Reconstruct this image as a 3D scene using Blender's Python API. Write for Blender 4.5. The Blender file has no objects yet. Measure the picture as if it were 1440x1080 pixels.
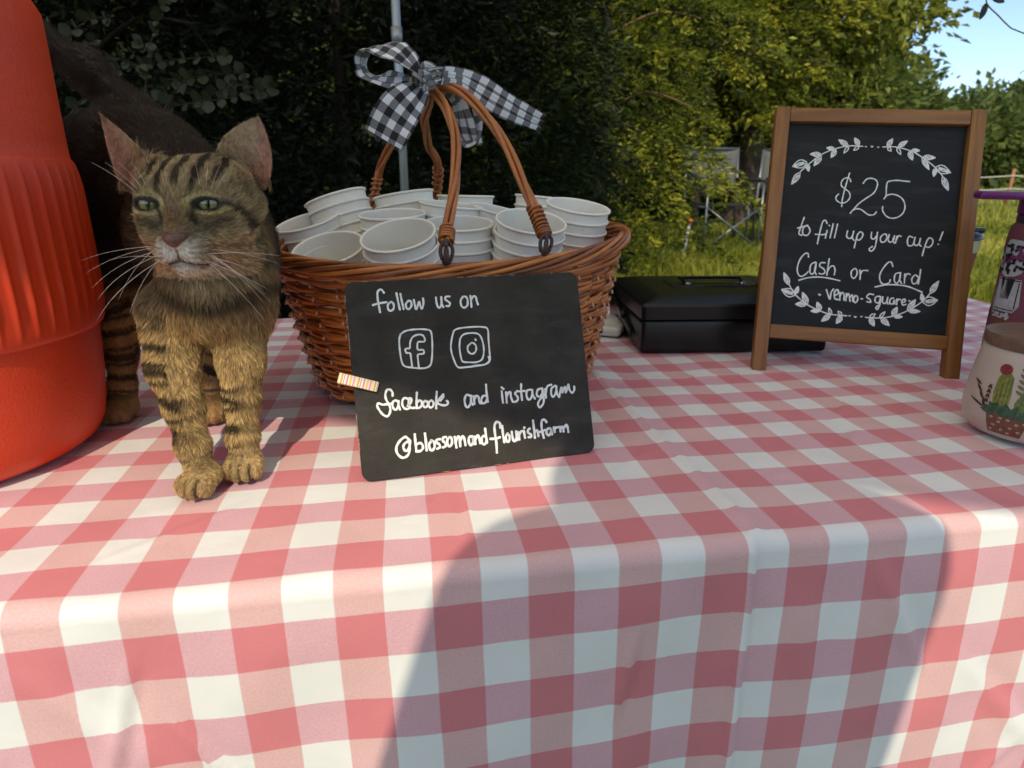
import bpy, bmesh, math, random
import numpy as np
from mathutils import Vector, Matrix, Euler

# ------------------------------------------------------------------ camera, sky, sun, exposure
SC = bpy.context.scene
COL = SC.collection
CAM_H = .24                      # the table top is z = 0, the lens is 24 cm above it, the grass 74 cm below
GROUND = -.74
PITCH = math.radians(18.15)
FPX = 900.0
cam = bpy.data.cameras.new('camera'); cam_o = bpy.data.objects.new('camera', cam); COL.objects.link(cam_o)
cam_o.location = (0, 0, CAM_H); cam_o.rotation_euler = (math.radians(90) - PITCH, 0, 0)
cam.sensor_width = 36; cam.lens = 36 * FPX / 1440
cam.clip_start = .02; cam.clip_end = 600
cam.dof.use_dof = True; cam.dof.focus_distance = .56; cam.dof.aperture_fstop = 11.0
SC.camera = cam_o
SUN_EL = 42.0
SUN_D = Vector((.09 * math.cos(math.radians(SUN_EL)), math.cos(math.radians(SUN_EL)), -math.sin(math.radians(SUN_EL)))).normalized()
W = bpy.data.worlds.new('World'); SC.world = W; W.use_nodes = True
wn = W.node_tree.nodes; wn.clear()
sky = wn.new('ShaderNodeTexSky'); sky.sky_type = 'NISHITA'; sky.sun_disc = False
sky.sun_elevation = math.radians(SUN_EL); sky.sun_rotation = math.radians(180 + 5); sky.air_density = .8; sky.dust_density = .3; sky.ozone_density = 3.0
bg = wn.new('ShaderNodeBackground'); bg.inputs['Strength'].default_value = .135
wo = wn.new('ShaderNodeOutputWorld')
W.node_tree.links.new(sky.outputs[0], bg.inputs[0]); W.node_tree.links.new(bg.outputs[0], wo.inputs[0])
sl = bpy.data.lights.new('sun', 'SUN'); sl.energy = 2.0; sl.angle = math.radians(.6); sl.color = (1, .89, .70)
so = bpy.data.objects.new('sun', sl); COL.objects.link(so); so.location = (0, -5, 8)
so.rotation_euler = SUN_D.to_track_quat('-Z', 'Y').to_euler()
SC.view_settings.view_transform = 'Standard'; SC.view_settings.look = 'None'
SC.view_settings.exposure = .68; SC.view_settings.gamma = 1
SC.view_settings.use_white_balance = True; SC.view_settings.white_balance_temperature = 6950; SC.view_settings.white_balance_tint = 10
SC.render.engine = 'CYCLES'
SC.cycles.use_denoising = True
SC.cycles.max_bounces = 8; SC.cycles.transparent_max_bounces = 8
SC.cycles.sample_clamp_indirect = 6

rng = np.random.default_rng(7)
random.seed(7)
pi = math.pi

# ------------------------------------------------------------------ helpers
def at(px, py, Y):
    """point of the place that the photograph shows at (px, py), Y metres in front of the lens"""
    a = (px - 720) / FPX; b = (540 - py) / FPX
    c, s = math.cos(PITCH), math.sin(PITCH)
    ry = c + b * s; rz = b * c - s; t = Y / ry
    return Vector((a * t, Y, CAM_H + rz * t))
def on_table(px, py, z=0):
    a = (px - 720) / FPX; b = (540 - py) / FPX
    c, s = math.cos(PITCH), math.sin(PITCH)
    ry = c + b * s; rz = b * c - s; t = (z - CAM_H) / rz
    return Vector((a * t, ry * t, z))

def nt(mat): return mat.node_tree.nodes, mat.node_tree.links
def M(name, col=(.5, .5, .5), rough=.6, metal=0., spec=.5, noise=None, bump=None, coat=0, transl=0, var=None):
    """principled material; noise=(scale, amount) mottles the colour, bump=(scale, strength, distance), var = per-object value variation"""
    m = bpy.data.materials.new(name); m.use_nodes = True
    n, l = nt(m); b = n['Principled BSDF']
    b.inputs['Base Color'].default_value = (*col, 1); b.inputs['Roughness'].default_value = rough
    b.inputs['Metallic'].default_value = metal; b.inputs['Specular IOR Level'].default_value = spec
    b.inputs['Coat Weight'].default_value = coat
    src = None
    if noise or bump or var:
        tc = n.new('ShaderNodeTexCoord')
    if noise:
        nz = n.new('ShaderNodeTexNoise'); nz.inputs['Scale'].default_value = noise[0]; nz.inputs['Detail'].default_value = 6
        l.new(tc.outputs['Object'], nz.inputs['Vector'])
        mr = n.new('ShaderNodeMapRange'); mr.inputs['From Min'].default_value = .3; mr.inputs['From Max'].default_value = .7
        mr.inputs['To Min'].default_value = 1 - noise[1]; mr.inputs['To Max'].default_value = 1 + noise[1]
        l.new(nz.outputs[0], mr.inputs[0])
        mx = n.new('ShaderNodeVectorMath'); mx.operation = 'SCALE'; mx.inputs[0].default_value = col
        l.new(mr.outputs[0], mx.inputs['Scale']); src = mx.outputs[0]
    if var:
        oi = n.new('ShaderNodeObjectInfo'); mr = n.new('ShaderNodeMapRange')
        mr.inputs['To Min'].default_value = 1 - var; mr.inputs['To Max'].default_value = 1 + var
        l.new(oi.outputs['Random'], mr.inputs[0])
        mx = n.new('ShaderNodeVectorMath'); mx.operation = 'SCALE'
        if src: l.new(src, mx.inputs[0])
        else: mx.inputs[0].default_value = col
        l.new(mr.outputs[0], mx.inputs['Scale']); src = mx.outputs[0]
    if src: l.new(src, b.inputs['Base Color'])
    if bump:
        nz = n.new('ShaderNodeTexNoise'); nz.inputs['Scale'].default_value = bump[0]; nz.inputs['Detail'].default_value = 4
        l.new(tc.outputs['Object'], nz.inputs['Vector'])
        bp = n.new('ShaderNodeBump'); bp.inputs['Strength'].default_value = bump[1]; bp.inputs['Distance'].default_value = bump[2]
        l.new(nz.outputs[0], bp.inputs['Height']); l.new(bp.outputs[0], b.inputs['Normal'])
    return m
def math_n(m, op, a, b=None, c=None):
    n, l = nt(m); x = n.new('ShaderNodeMath'); x.operation = op
    for i, v in enumerate((a, b, c)):
        if v is None: continue
        if isinstance(v, (int, float)): x.inputs[i].default_value = v
        else: l.new(v, x.inputs[i])
    return x.outputs[0]
def mix_n(m, f, a, b):
    n, l = nt(m); x = n.new('ShaderNodeMix'); x.data_type = 'RGBA'
    if isinstance(f, (int, float)): x.inputs['Factor'].default_value = f
    else: l.new(f, x.inputs['Factor'])
    for k, v in ((6, a), (7, b)):
        if isinstance(v, tuple): x.inputs[k].default_value = (*v, 1)
        else: l.new(v, x.inputs[k])
    return x.outputs[2]

class MB:
    def __init__(s): s.v = []; s.f = []; s.uv = None
    def add(s, v, f):
        o = len(s.v); s.v.extend([tuple(p) for p in v]); s.f.extend([tuple(i + o for i in q) for q in f]); return s
    def box(s, c, d, rot=None):
        c = Vector(c); hx, hy, hz = d[0] / 2, d[1] / 2, d[2] / 2
        v = [Vector((x, y, z)) for x in (-hx, hx) for y in (-hy, hy) for z in (-hz, hz)]
        if rot is not None: v = [rot @ p for p in v]
        s.add([c + p for p in v], [(0, 1, 3, 2), (4, 6, 7, 5), (0, 4, 5, 1), (2, 3, 7, 6), (0, 2, 6, 4), (1, 5, 7, 3)]); return s
    def bar(s, a, b, w, h=None, up=(0, 0, 1)):
        a, b = Vector(a), Vector(b); d = (b - a); L = d.length; d.normalize(); up = Vector(up)
        x = d.cross(up)
        if x.length < 1e-4: x = d.cross(Vector((1, 0, 0)))
        x.normalize(); z = x.cross(d)
        R = Matrix((x, d, z)).transposed()
        return s.box((a + b) / 2, (w, L, h or w), R)
    def tube(s, pts, r, n=8, cap=True, flat=1.0):
        pts = [Vector(p) for p in pts]; N = len(pts)
        rr = r if hasattr(r, '__len__') else [r] * N
        t0 = (pts[1] - pts[0]).normalized(); x = t0.orthogonal().normalized(); v = []
        for i in range(N):
            t = (pts[min(i + 1, N - 1)] - pts[max(i - 1, 0)])
            if t.length < 1e-9: t = t0
            t.normalize(); x = (x - t * x.dot(t)).normalized(); y = t.cross(x)
            for k in range(n):
                a = 2 * pi * k / n; v.append(pts[i] + (x * math.cos(a) + y * math.sin(a) * flat) * rr[i])
        f = [(i * n + k, i * n + (k + 1) % n, (i + 1) * n + (k + 1) % n, (i + 1) * n + k) for i in range(N - 1) for k in range(n)]
        if cap: f += [tuple(range(n))[::-1], tuple((N - 1) * n + k for k in range(n))]
        s.add(v, f); return s
    def loop(s, pts, r, n=8):
        pts = [Vector(p) for p in pts]; N = len(pts); v = []
        x = None
        for i in range(N):
            t = (pts[(i + 1) % N] - pts[i - 1]).normalized()
            x = t.orthogonal() if x is None else x
            ref = Vector((0, 0, 1)); x = (ref - t * ref.dot(t)).normalized() if abs(t.z) < .9 else (x - t * x.dot(t)).normalized()
            y = t.cross(x)
            for k in range(n):
                a = 2 * pi * k / n; v.append(pts[i] + (x * math.cos(a) + y * math.sin(a)) * r)
        f = [(i * n + k, i * n + (k + 1) % n, ((i + 1) % N) * n + (k + 1) % n, ((i + 1) % N) * n + k) for i in range(N) for k in range(n)]
        s.add(v, f); return s
    def lathe(s, prof, n=48, c=(0, 0, 0), rfun=None):
        c = Vector(c); v = []; f = []; m = len(prof)
        for k in range(n):
            a = 2 * pi * k / n
            for r, z in prof:
                q = rfun(a, r, z) if rfun else r
                v.append(c + Vector((q * math.cos(a), q * math.sin(a), z)))
        for k in range(n):
            k2 = (k + 1) % n
            for i in range(m - 1): f.append((k * m + i, k2 * m + i, k2 * m + i + 1, k * m + i + 1))
        s.add(v, f); return s
    def build(s, name, mat, parent=None, smooth=True, bevel=0, seg=2, weld=False, sharp=None):
        me = bpy.data.meshes.new(name); me.from_pydata(s.v, [], s.f)
        if bevel or weld:
            bm = bmesh.new(); bm.from_mesh(me)
            bmesh.ops.remove_doubles(bm, verts=bm.verts, dist=1e-6)
            if bevel: bmesh.ops.bevel(bm, geom=[e for e in bm.edges if len(e.link_faces) == 2 and e.calc_face_angle(0) > .5], offset=bevel, segments=seg, affect='EDGES', profile=.5)
            bmesh.ops.recalc_face_normals(bm, faces=bm.faces)
            bm.to_mesh(me); bm.free()
        me.polygons.foreach_set('use_smooth', [smooth] * len(me.polygons))
        if smooth and (bevel or sharp): me.set_sharp_from_angle(angle=math.radians(sharp or 35))
        if isinstance(mat, (list, tuple)):
            for q in mat: me.materials.append(q)
        else: me.materials.append(mat)
        o = bpy.data.objects.new(name, me); COL.objects.link(o); o.parent = parent
        return o
def nmesh(name, v, f, mat, parent=None, smooth=False, attrs=None):
    """fast mesh from numpy arrays: v (n,3), f (m,3|4)"""
    v = np.asarray(v, np.float32); f = np.asarray(f, np.int32); k = f.shape[1]
    me = bpy.data.meshes.new(name); me.vertices.add(len(v)); me.vertices.foreach_set('co', v.ravel())
    me.loops.add(f.size); me.loops.foreach_set('vertex_index', f.ravel())
    me.polygons.add(len(f)); me.polygons.foreach_set('loop_start', np.arange(0, f.size, k, dtype=np.int32))
    me.polygons.foreach_set('use_smooth', np.full(len(f), smooth))
    for nm, (dom, typ, data) in (attrs or {}).items():
        a = me.attributes.new(nm, typ, dom); key = {'FLOAT': 'value', 'FLOAT_COLOR': 'color', 'FLOAT_VECTOR': 'vector'}[typ]
        a.data.foreach_set(key, np.asarray(data, np.float32).ravel())
    me.update(calc_edges=True)
    if isinstance(mat, (list, tuple)):
        for q in mat: me.materials.append(q)
    elif mat: me.materials.append(mat)
    o = bpy.data.objects.new(name, me); COL.objects.link(o); o.parent = parent
    return o
def thing(name, label, cat, loc=(0, 0, 0), rz=0, group=None):
    o = bpy.data.objects.new(name, None); COL.objects.link(o); o.location = loc; o.rotation_euler = (0, 0, rz)
    o.empty_display_size = .05
    return tag(o, label, cat, group)
def tag(o, label=None, cat=None, group=None, kind=None):
    if label: o['label'] = label
    if cat: o['category'] = cat
    if group: o['group'] = group
    if kind: o['kind'] = kind
    return o
def spline(pts, n=8, closed=False):
    P = [Vector(p) for p in pts]; out = []; N = len(P)
    R = range(N if closed else N - 1)
    for i in R:
        if closed: a, b, c, d = P[i - 1], P[i], P[(i + 1) % N], P[(i + 2) % N]
        else: a, b, c, d = P[max(i - 1, 0)], P[i], P[i + 1], P[min(i + 2, N - 1)]
        for k in range(n):
            t = k / n
            out.append(.5 * ((2 * b) + (c - a) * t + (2 * a - 5 * b + 4 * c - d) * t * t + (3 * b - a - 3 * c + d) * t ** 3))
    if not closed: out.append(P[-1])
    return out
def dup(root, loc=None, label=None):
    r = root.copy(); COL.objects.link(r)
    if loc is not None: r.location = loc
    if label: r['label'] = label
    for ch in list(root.children):
        c = ch.copy(); COL.objects.link(c); c.parent = r
        for g in list(ch.children):
            d = g.copy(); COL.objects.link(d); d.parent = c
    return r
def wave(p, seed=0, n=6, freq=1.0):
    """smooth pseudo noise in [-1,1] of points (n,3)"""
    r = np.random.default_rng(seed); out = 0
    for i in range(n):
        k = r.normal(size=3) * freq; out = out + np.sin(p @ k + r.uniform(0, 6.28))
    return out / n * 1.6

# ------------------------------------------------------------------ canopy that shades the table, its poles
m_canopy = bpy.data.materials.new('canopy_fabric'); m_canopy.use_nodes = True
n, l = nt(m_canopy); b = n['Principled BSDF']; b.inputs['Base Color'].default_value = (.70, .71, .70, 1); b.inputs['Roughness'].default_value = .8
tr = n.new('ShaderNodeBsdfTranslucent'); tr.inputs[0].default_value = (.95, .89, .78, 1); ms = n.new('ShaderNodeMixShader'); ms.inputs[0].default_value = .95
l.new(b.outputs[0], ms.inputs[1]); l.new(tr.outputs[0], ms.inputs[2]); l.new(ms.outputs[0], n['Material Output'].inputs[0])
m_pole = M('grey_pole_metal', (.30, .33, .36), .35, .6)
CZ = 1.46
canopy = thing('canopy', 'pale fabric canopy on thin metal poles that shades the market table', 'canopy', (0, 0, GROUND))
cu = Vector((math.cos(math.radians(-18.5)), math.sin(math.radians(-18.5)), 0)); cv = Vector((-cu.y, cu.x, 0))
c0 = Vector((-.51, -.908, CZ))
def cpt(a, b, z=0): return c0 + cu * a + cv * b + Vector((0, 0, z - GROUND))
A0, A1, B1 = -2.6, 1.5, 3.15
mb = MB(); na, nb = 24, 20
for i in range(na + 1):
    for j in range(nb + 1):
        a = A0 + (A1 - A0) * i / na; bb = B1 * j / nb
        sag = -.0 * math.sin(pi * i / na); rise = .35 * min(math.sin(pi * i / na), math.sin(pi * j / nb))
        mb.v.append(tuple(cpt(a, bb, rise)))
for i in range(na):
    for j in range(nb):
        k = i * (nb + 1) + j; mb.f.append((k, k + 1, k + nb + 2, k + nb + 1))
o = mb.build('roof_fabric', m_canopy, canopy)
sm = o.modifiers.new('s', 'SOLIDIFY'); sm.thickness = .002
for (a, bb) in ((A0, 0), (A1, 0), (A0, B1), (A1, B1)):
    p = cpt(a, bb); MB().bar((p.x, p.y, 0), (p.x, p.y, p.z), .025).build('pole', m_pole, canopy, bevel=.003)
for q in (((A0, 0), (A1, 0)), ((A0, B1), (A1, B1)), ((A0, 0), (A0, B1)), ((A1, 0), (A1, B1))):
    MB().bar(cpt(*q[0], -.02), cpt(*q[1], -.02), .02).build('crossbar', m_pole, canopy)
pp = at(563, 150, 1.85)
pole = thing('support_pole', 'thin grey metal pole standing upright behind the cup basket', 'pole', (pp.x, pp.y, GROUND))
MB().tube([(0, 0, .0), (.0, .006, CZ - GROUND + .28)], .0115, 12).build('shaft', m_pole, pole)
MB().tube([(0, 0, 0), (0, 0, .012)], .04, 16).build('foot', m_pole, pole)
MB().tube([(0, 0, 1.3), (0, 0, 1.34)], .0145, 12).build('collar', m_pole, pole)

# ------------------------------------------------------------------ table and gingham cloth
TU = Vector((.9857, .1685, 0)); TV = Vector((-.1685, .9857, 0)); VN = .3595; VF = 1.14
def tuv(u, v, z=0): return TU * u + TV * v + Vector((0, 0, z))
table = thing('folding_table', 'white folding table hidden under the checked cloth', 'table', tuv(.05, .75, GROUND), math.atan2(TU.y, TU.x))
m_tab = M('table_plastic', (.75, .75, .73), .5); m_steel = M('steel', (.4, .4, .42), .35, .9)
MB().box((0, 0, -GROUND - .027), (1.84, VF - VN - .025, .045)).build('tabletop', m_tab, table, bevel=.008)
for sx in (-.75, .75):
    for sy in (-.28, .28):
        MB().tube([(sx, sy, 0), (sx * .94, sy, -GROUND - .05)], .0125, 10).build('leg', m_steel, table)
cr_ = random.Random(21); CREASES = []
for _ in range(60):      # soft drag folds and finger creases on the drop
    u0 = cr_.uniform(-.55, .85); d0 = cr_.uniform(.02, .42); a = cr_.gauss(1.35, .45); L_ = cr_.uniform(.05, .19); CREASES.append((u0, d0, u0 + L_ * math.cos(a), d0 + L_ * math.sin(a), cr_.uniform(.0014, .0046), cr_.uniform(.003, .010)))
for _ in range(30):      # and on the top
    u0 = cr_.uniform(-.5, .85); d0 = -cr_.uniform(.0, .6); a = cr_.gauss(-.9, .8); L_ = cr_.uniform(.04, .16); CREASES.append((u0, d0, u0 + L_ * math.cos(a), d0 + L_ * math.sin(a), cr_.uniform(.0010, .0028), cr_.uniform(.0028, .007)))
def cloth_pt(u, s):
    """u along the table, s arc length from the fold towards the back; returns arrays"""
    R = .013; q = pi / 2 * R
    ridge = lambda x, c, w, h: h * np.exp(-((x - c) / w) ** 2)
    P3 = np.stack([u * 3.1, s * 3.1, 0 * u], -1)
    top = .0012 * wave(P3, 3, 7, 5) + .0007 * wave(P3, 4, 7, 16)
    top = top + ridge(u, .232 - .02 * (s - .2), .0035, .0022) + ridge(s, .345, .0035, .0018) + ridge(u, -.42, .004, .0018)
    top = top + .004 * np.exp(-(((u - .235) / .03) ** 2 + ((s - .36) / .02) ** 2))
    top = top - .0016 * (1 - np.exp(-np.abs(u - .232) / .05))
    top = np.maximum(top + .001, -.002)
    back = VF - VN
    v = np.where(s >= 0, s, 0); z = top.copy(); out = np.zeros_like(s)
    # back edge
    sb = s - back; mb_ = sb > 0
    v = np.where(mb_, back + R * np.sin(np.minimum(sb / R, pi / 2)), v); z = np.where(mb_, z - R * (1 - np.cos(np.minimum(sb / R, pi / 2))) - np.maximum(sb - q, 0), z)
    # front edge
    d = -s; mf = d > 0
    ang = np.clip(d / R, 0, pi / 2); dd = np.maximum(d - q, 0)
    fall = 1 - np.exp(-dd / .12)
    folds = .005 * np.sin(u * 13 + .8 + 1.9 * np.sin(u * 5)) * fall + .0022 * np.sin(u * 37 + 1 + 3 * np.sin(u * 7) + 3 * dd) * fall + .012 * fall
    folds = folds + ridge(u, .228 - .02 * dd, .0035, .0032) - .003 * (u > .228) * np.exp(-(u - .228) / .03) * (d > 0)
    P4 = np.stack([u * 2.2, d * 2.2, 0 * u + 3], -1)
    folds = folds + .0016 * wave(P4, 8, 7, 14) * np.minimum(dd / .03, 1)
    v = np.where(mf, -R * np.sin(ang) - folds, v); z = np.where(mf, z * (1 - np.minimum(d / .02, 1)) - R * (1 - np.cos(ang)) - dd, z)
    for (ua, da, ub, db, h, w) in CREASES:
        ex, ey = ub - ua, db - da; L2 = ex * ex + ey * ey; t = np.clip(((u - ua) * ex + (d - da) * ey) / L2, 0, 1)
        dist = ((u - ua) * ey - (d - da) * ex) / L2 ** .5; env = np.sin(np.pi * t) ** .6 * (t > 0) * (t < 1)
        q_ = h * env * np.exp(-(dist / w) ** 2) - .6 * h * env * np.exp(-((dist - 1.6 * w) / (1.3 * w)) ** 2)
        v = np.where(mf, v - q_, v); z = np.where(mf, z, z + q_ * .55)
    return v + VN, z
us = np.linspace(-1.02, 1.12, 536); ss = np.concatenate([np.arange(-.68, -.03, .0055), np.arange(-.03, .004, .0016), np.arange(.004, VF - VN, .0048), np.arange(VF - VN, VF - VN + .03, .003), np.arange(VF - VN + .03, VF - VN + .5, .03)])
UU, SS = np.meshgrid(us, ss, indexing='ij'); VV, ZZ = cloth_pt(UU, SS)
# the cloth hangs a little narrower towards its hem
UX = UU - np.clip(-SS, 0, 1) * (UU - .1) * .10
vv = np.stack([TU.x * UX + TV.x * VV, TU.y * UX + TV.y * VV, ZZ + .003], -1).reshape(-1, 3)
nu_, ns_ = UU.shape; ii = np.arange(nu_ - 1)[:, None] * ns_ + np.arange(ns_ - 1)[None, :]
ff = np.stack([ii, ii + ns_, ii + ns_ + 1, ii + 1], -1).reshape(-1, 4)
m_cloth = bpy.data.materials.new('gingham_cloth'); m_cloth.use_nodes = True
n, l = nt(m_cloth); b = n['Principled BSDF']
at_ = n.new('ShaderNodeAttribute'); at_.attribute_name = 'cuv'
sx = n.new('ShaderNodeSeparateXYZ')
# threads wander a little, so the check is not ruled with a ruler
wv = n.new('ShaderNodeTexNoise'); wv.inputs['Scale'].default_value = 9; wv.inputs['Detail'].default_value = 2
l.new(at_.outputs['Vector'], wv.inputs['Vector'])
wa = n.new('ShaderNodeVectorMath'); wa.operation = 'MULTIPLY_ADD'; l.new(wv.outputs['Color'], wa.inputs[0]); wa.inputs[1].default_value = (.004, .004, 0); l.new(at_.outputs['Vector'], wa.inputs[2])
fz = n.new('ShaderNodeTexNoise'); fz.inputs['Scale'].default_value = 1300; fz.inputs['Detail'].default_value = 1; l.new(at_.outputs['Vector'], fz.inputs['Vector'])
wb = n.new('ShaderNodeVectorMath'); wb.operation = 'MULTIPLY_ADD'; l.new(fz.outputs['Color'], wb.inputs[0]); wb.inputs[1].default_value = (.0007, .0007, 0); l.new(wa.outputs[0], wb.inputs[2])
l.new(wb.outputs[0], sx.inputs[0])
CS = .0307; CR = .0311
def check(inp, off, size):
    a = math_n(m_cloth, 'ADD', inp, -off); a = math_n(m_cloth, 'DIVIDE', a, size * 2); a = math_n(m_cloth, 'FRACT', a)
    r = n.new('ShaderNodeMapRange'); r.inputs['From Min'].default_value = .493; r.inputs['From Max'].default_value = .507
    d = math_n(m_cloth, 'ABSOLUTE', math_n(m_cloth, 'SUBTRACT', a, .75)); r.inputs['From Min'].default_value = .243; r.inputs['From Max'].default_value = .257
    r.inputs['To Min'].default_value = 1; r.inputs['To Max'].default_value = 0; l.new(d, r.inputs[0]); return r.outputs[0]
cx = check(sx.outputs[0], .1033, CS)            # 1 on dyed columns
cy = check(sx.outputs[1], .0025 - CR, CR)      # 1 on dyed rows
# weave speckle in the half-tone checks
sp = n.new('ShaderNodeTexNoise'); sp.inputs['Scale'].default_value = 620; sp.inputs['Detail'].default_value = 2; sp.inputs['Roughness'].default_value = .8
l.new(at_.outputs['Vector'], sp.inputs['Vector'])
sumd = math_n(m_cloth, 'ADD', cx, cy)
spk = math_n(m_cloth, 'MULTIPLY', math_n(m_cloth, 'SUBTRACT', sp.outputs[0], .5), 1.3)
half = math_n(m_cloth, 'MINIMUM', sumd, 1); full = math_n(m_cloth, 'MULTIPLY', cx, cy)
spr = n.new('ShaderNodeTexNoise'); spr.inputs['Scale'].default_value = 6; l.new(at_.outputs['Vector'], spr.inputs['Vector'])
pinkv = mix_n(m_cloth, math_n(m_cloth, 'ADD', .5, spk), (.76, .53, .51), (.64, .34, .345))
pinkh = mix_n(m_cloth, math_n(m_cloth, 'ADD', .5, spk), (.73, .48, .52), (.62, .30, .355))
pink = mix_n(m_cloth, cy, pinkv, pinkh)
red = mix_n(m_cloth, math_n(m_cloth, 'ADD', .45, spk), (.68, .165, .190), (.59, .25, .27))
c1 = mix_n(m_cloth, half, (.77, .77, .75), pink); c2 = mix_n(m_cloth, full, c1, red)
st = n.new('ShaderNodeTexNoise'); st.inputs['Scale'].default_value = 14; st.inputs['Detail'].default_value = 5; l.new(at_.outputs['Vector'], st.inputs['Vector'])
mr = n.new('ShaderNodeMapRange'); mr.inputs['From Min'].default_value = .3; mr.inputs['From Max'].default_value = .75; mr.inputs['To Min'].default_value = 1.03; mr.inputs['To Max'].default_value = .93; l.new(st.outputs[0], mr.inputs[0])
vm = n.new('ShaderNodeVectorMath'); vm.operation = 'SCALE'; l.new(c2, vm.inputs[0]); l.new(mr.outputs[0], vm.inputs['Scale'])
l.new(vm.outputs[0], b.inputs['Base Color']); b.inputs['Roughness'].default_value = .62; b.inputs['Specular IOR Level'].default_value = .35
b.inputs['Sheen Weight'].default_value = .12
ba = n.new('ShaderNodeTexNoise'); ba.inputs['Scale'].default_value = 22; ba.inputs['Detail'].default_value = 3; l.new(at_.outputs['Vector'], ba.inputs['Vector'])
bh = math_n(m_cloth, 'ADD', math_n(m_cloth, 'MULTIPLY', ba.outputs[0], 1.0), math_n(m_cloth, 'MULTIPLY', sp.outputs[0], .10))
bp = n.new('ShaderNodeBump'); bp.inputs['Strength'].default_value = .5; bp.inputs['Distance'].default_value = .003; l.new(bh, bp.inputs['Height']); l.new(bp.outputs[0], b.inputs['Normal'])
cl = nmesh('tablecloth', vv, ff, m_cloth, smooth=True, attrs={'cuv': ('POINT', 'FLOAT_VECTOR', np.stack([UU, SS, 0 * UU], -1).reshape(-1, 3))})
tag(cl, 'pink red and white gingham cloth draped over the table and its front', 'tablecloth')
TZ = .0042      # things stand on the cloth

# ------------------------------------------------------------------ water cooler
m_cool = M('orange_red_plastic', (.66, .050, .010), .45, noise=(9, .06), bump=(420, .35, .0012))
m_cool2 = M('orange_red_smooth_plastic', (.64, .047, .010), .38, noise=(9, .05), bump=(60, .12, .001))
m_white = M('white_plastic', (.72, .72, .68), .4)
for m in (m_cool, m_cool2):
    n, l = nt(m); b = n['Principled BSDF']; src = b.inputs['Base Color'].links[0].from_socket; tc = n.new('ShaderNodeTexCoord'); mp = n.new('ShaderNodeMapping'); mp.inputs['Scale'].default_value = (30, 30, 7); l.new(tc.outputs['Object'], mp.inputs[0])
    z = n.new('ShaderNodeTexNoise'); z.inputs['Scale'].default_value = 3; z.inputs['Detail'].default_value = 9; z.inputs['Roughness'].default_value = .75; l.new(mp.outputs[0], z.inputs['Vector'])
    r = n.new('ShaderNodeMapRange'); r.inputs['From Min'].default_value = .56; r.inputs['From Max'].default_value = .75; r.inputs['To Max'].default_value = .35; l.new(z.outputs[0], r.inputs[0]); l.new(mix_n(m, r.outputs[0], src, (.50, .16, .08)), b.inputs['Base Color'])
    r2 = n.new('ShaderNodeMapRange'); r2.inputs['To Min'].default_value = .34; r2.inputs['To Max'].default_value = .62; l.new(z.outputs[0], r2.inputs[0]); l.new(r2.outputs[0], b.inputs['Roughness'])
cooler = thing('water_cooler', 'large orange red drinks cooler with a ribbed band beside the cat', 'water cooler', (-.51, .522, TZ))
NR = 64
def seg_lathe(prof, ribs=None):
    def rf(a, r, z):
        if not ribs: return r
        z0, z1, d = ribs
        e = min(1, max(0, min(z - z0, z1 - z) / .006))
        k = (a * NR / (2 * pi)) % 1
        return r + d * e * math.exp(-((k - .5) / .16) ** 2)
    return MB().lathe(prof, 768 if ribs else 160, rfun=rf)
seg_lathe([(.0, .001), (.108, .001), (.118, .0025), (.1255, .008), (.1305, .018), (.1335, .035), (.1368, .060), (.1395, .098), (.1402, .107)]).build('base', m_cool, cooler, sharp=50)
seg_lathe([(.1402, .107), (.1440, .108), (.1456, .112), (.1463, .12), (.1466, .14), (.1466, .17), (.1465, .2), (.1462, .225), (.1462, .235), (.1455, .244), (.1435, .2475)], (.118, .238, .0022)).build('ribbed_band', m_cool2, cooler, sharp=60)
seg_lathe([(.1435, .2475), (.1428, .2485), (.1424, .262), (.1425, .30), (.1430, .34), (.1428, .360), (.139, .368), (.12, .370), (0, .370)]).build('shoulder', m_cool, cooler, sharp=50)
seg_lathe([(0, .369), (.122, .369), (.124, .372), (.124, .392), (.118, .398), (0, .40)]).build('lid', m_white, cooler, sharp=40)
mb = MB(); nA = 30
a0, a1 = math.radians(-86), math.radians(-47)
for i in range(nA + 1):
    a = a0 + (a1 - a0) * i / nA
    for z, r in ((.022, .1295), (.024, .1325), (.026, .1340), (.090, .1405), (.093, .1402), (.095, .1385)):
        e = 0 if 0 < i < nA else -.003
        mb.v.append(((r + e) * math.cos(a), (r + e) * math.sin(a), z))
for i in range(nA):
    for j in range(5): k = i * 6 + j; mb.f.append((k, k + 6, k + 7, k + 1))
mb.build('label_panel', m_cool, cooler, sharp=60)
mb = MB(); mb.tube(spline([(.10, -.05, .39), (.13, -.03, .42), (.0, .0, .45), (-.12, .04, .42), (-.1, .05, .39)], 6), .008, 8).build('handle', m_white, cooler)

# ------------------------------------------------------------------ chalk ribbons
m_board = M('chalkboard_black', (.038, .035, .030), .7, spec=.12, noise=(30, .25), bump=(1100, .3, .0005))
n, l = nt(m_board)
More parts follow.
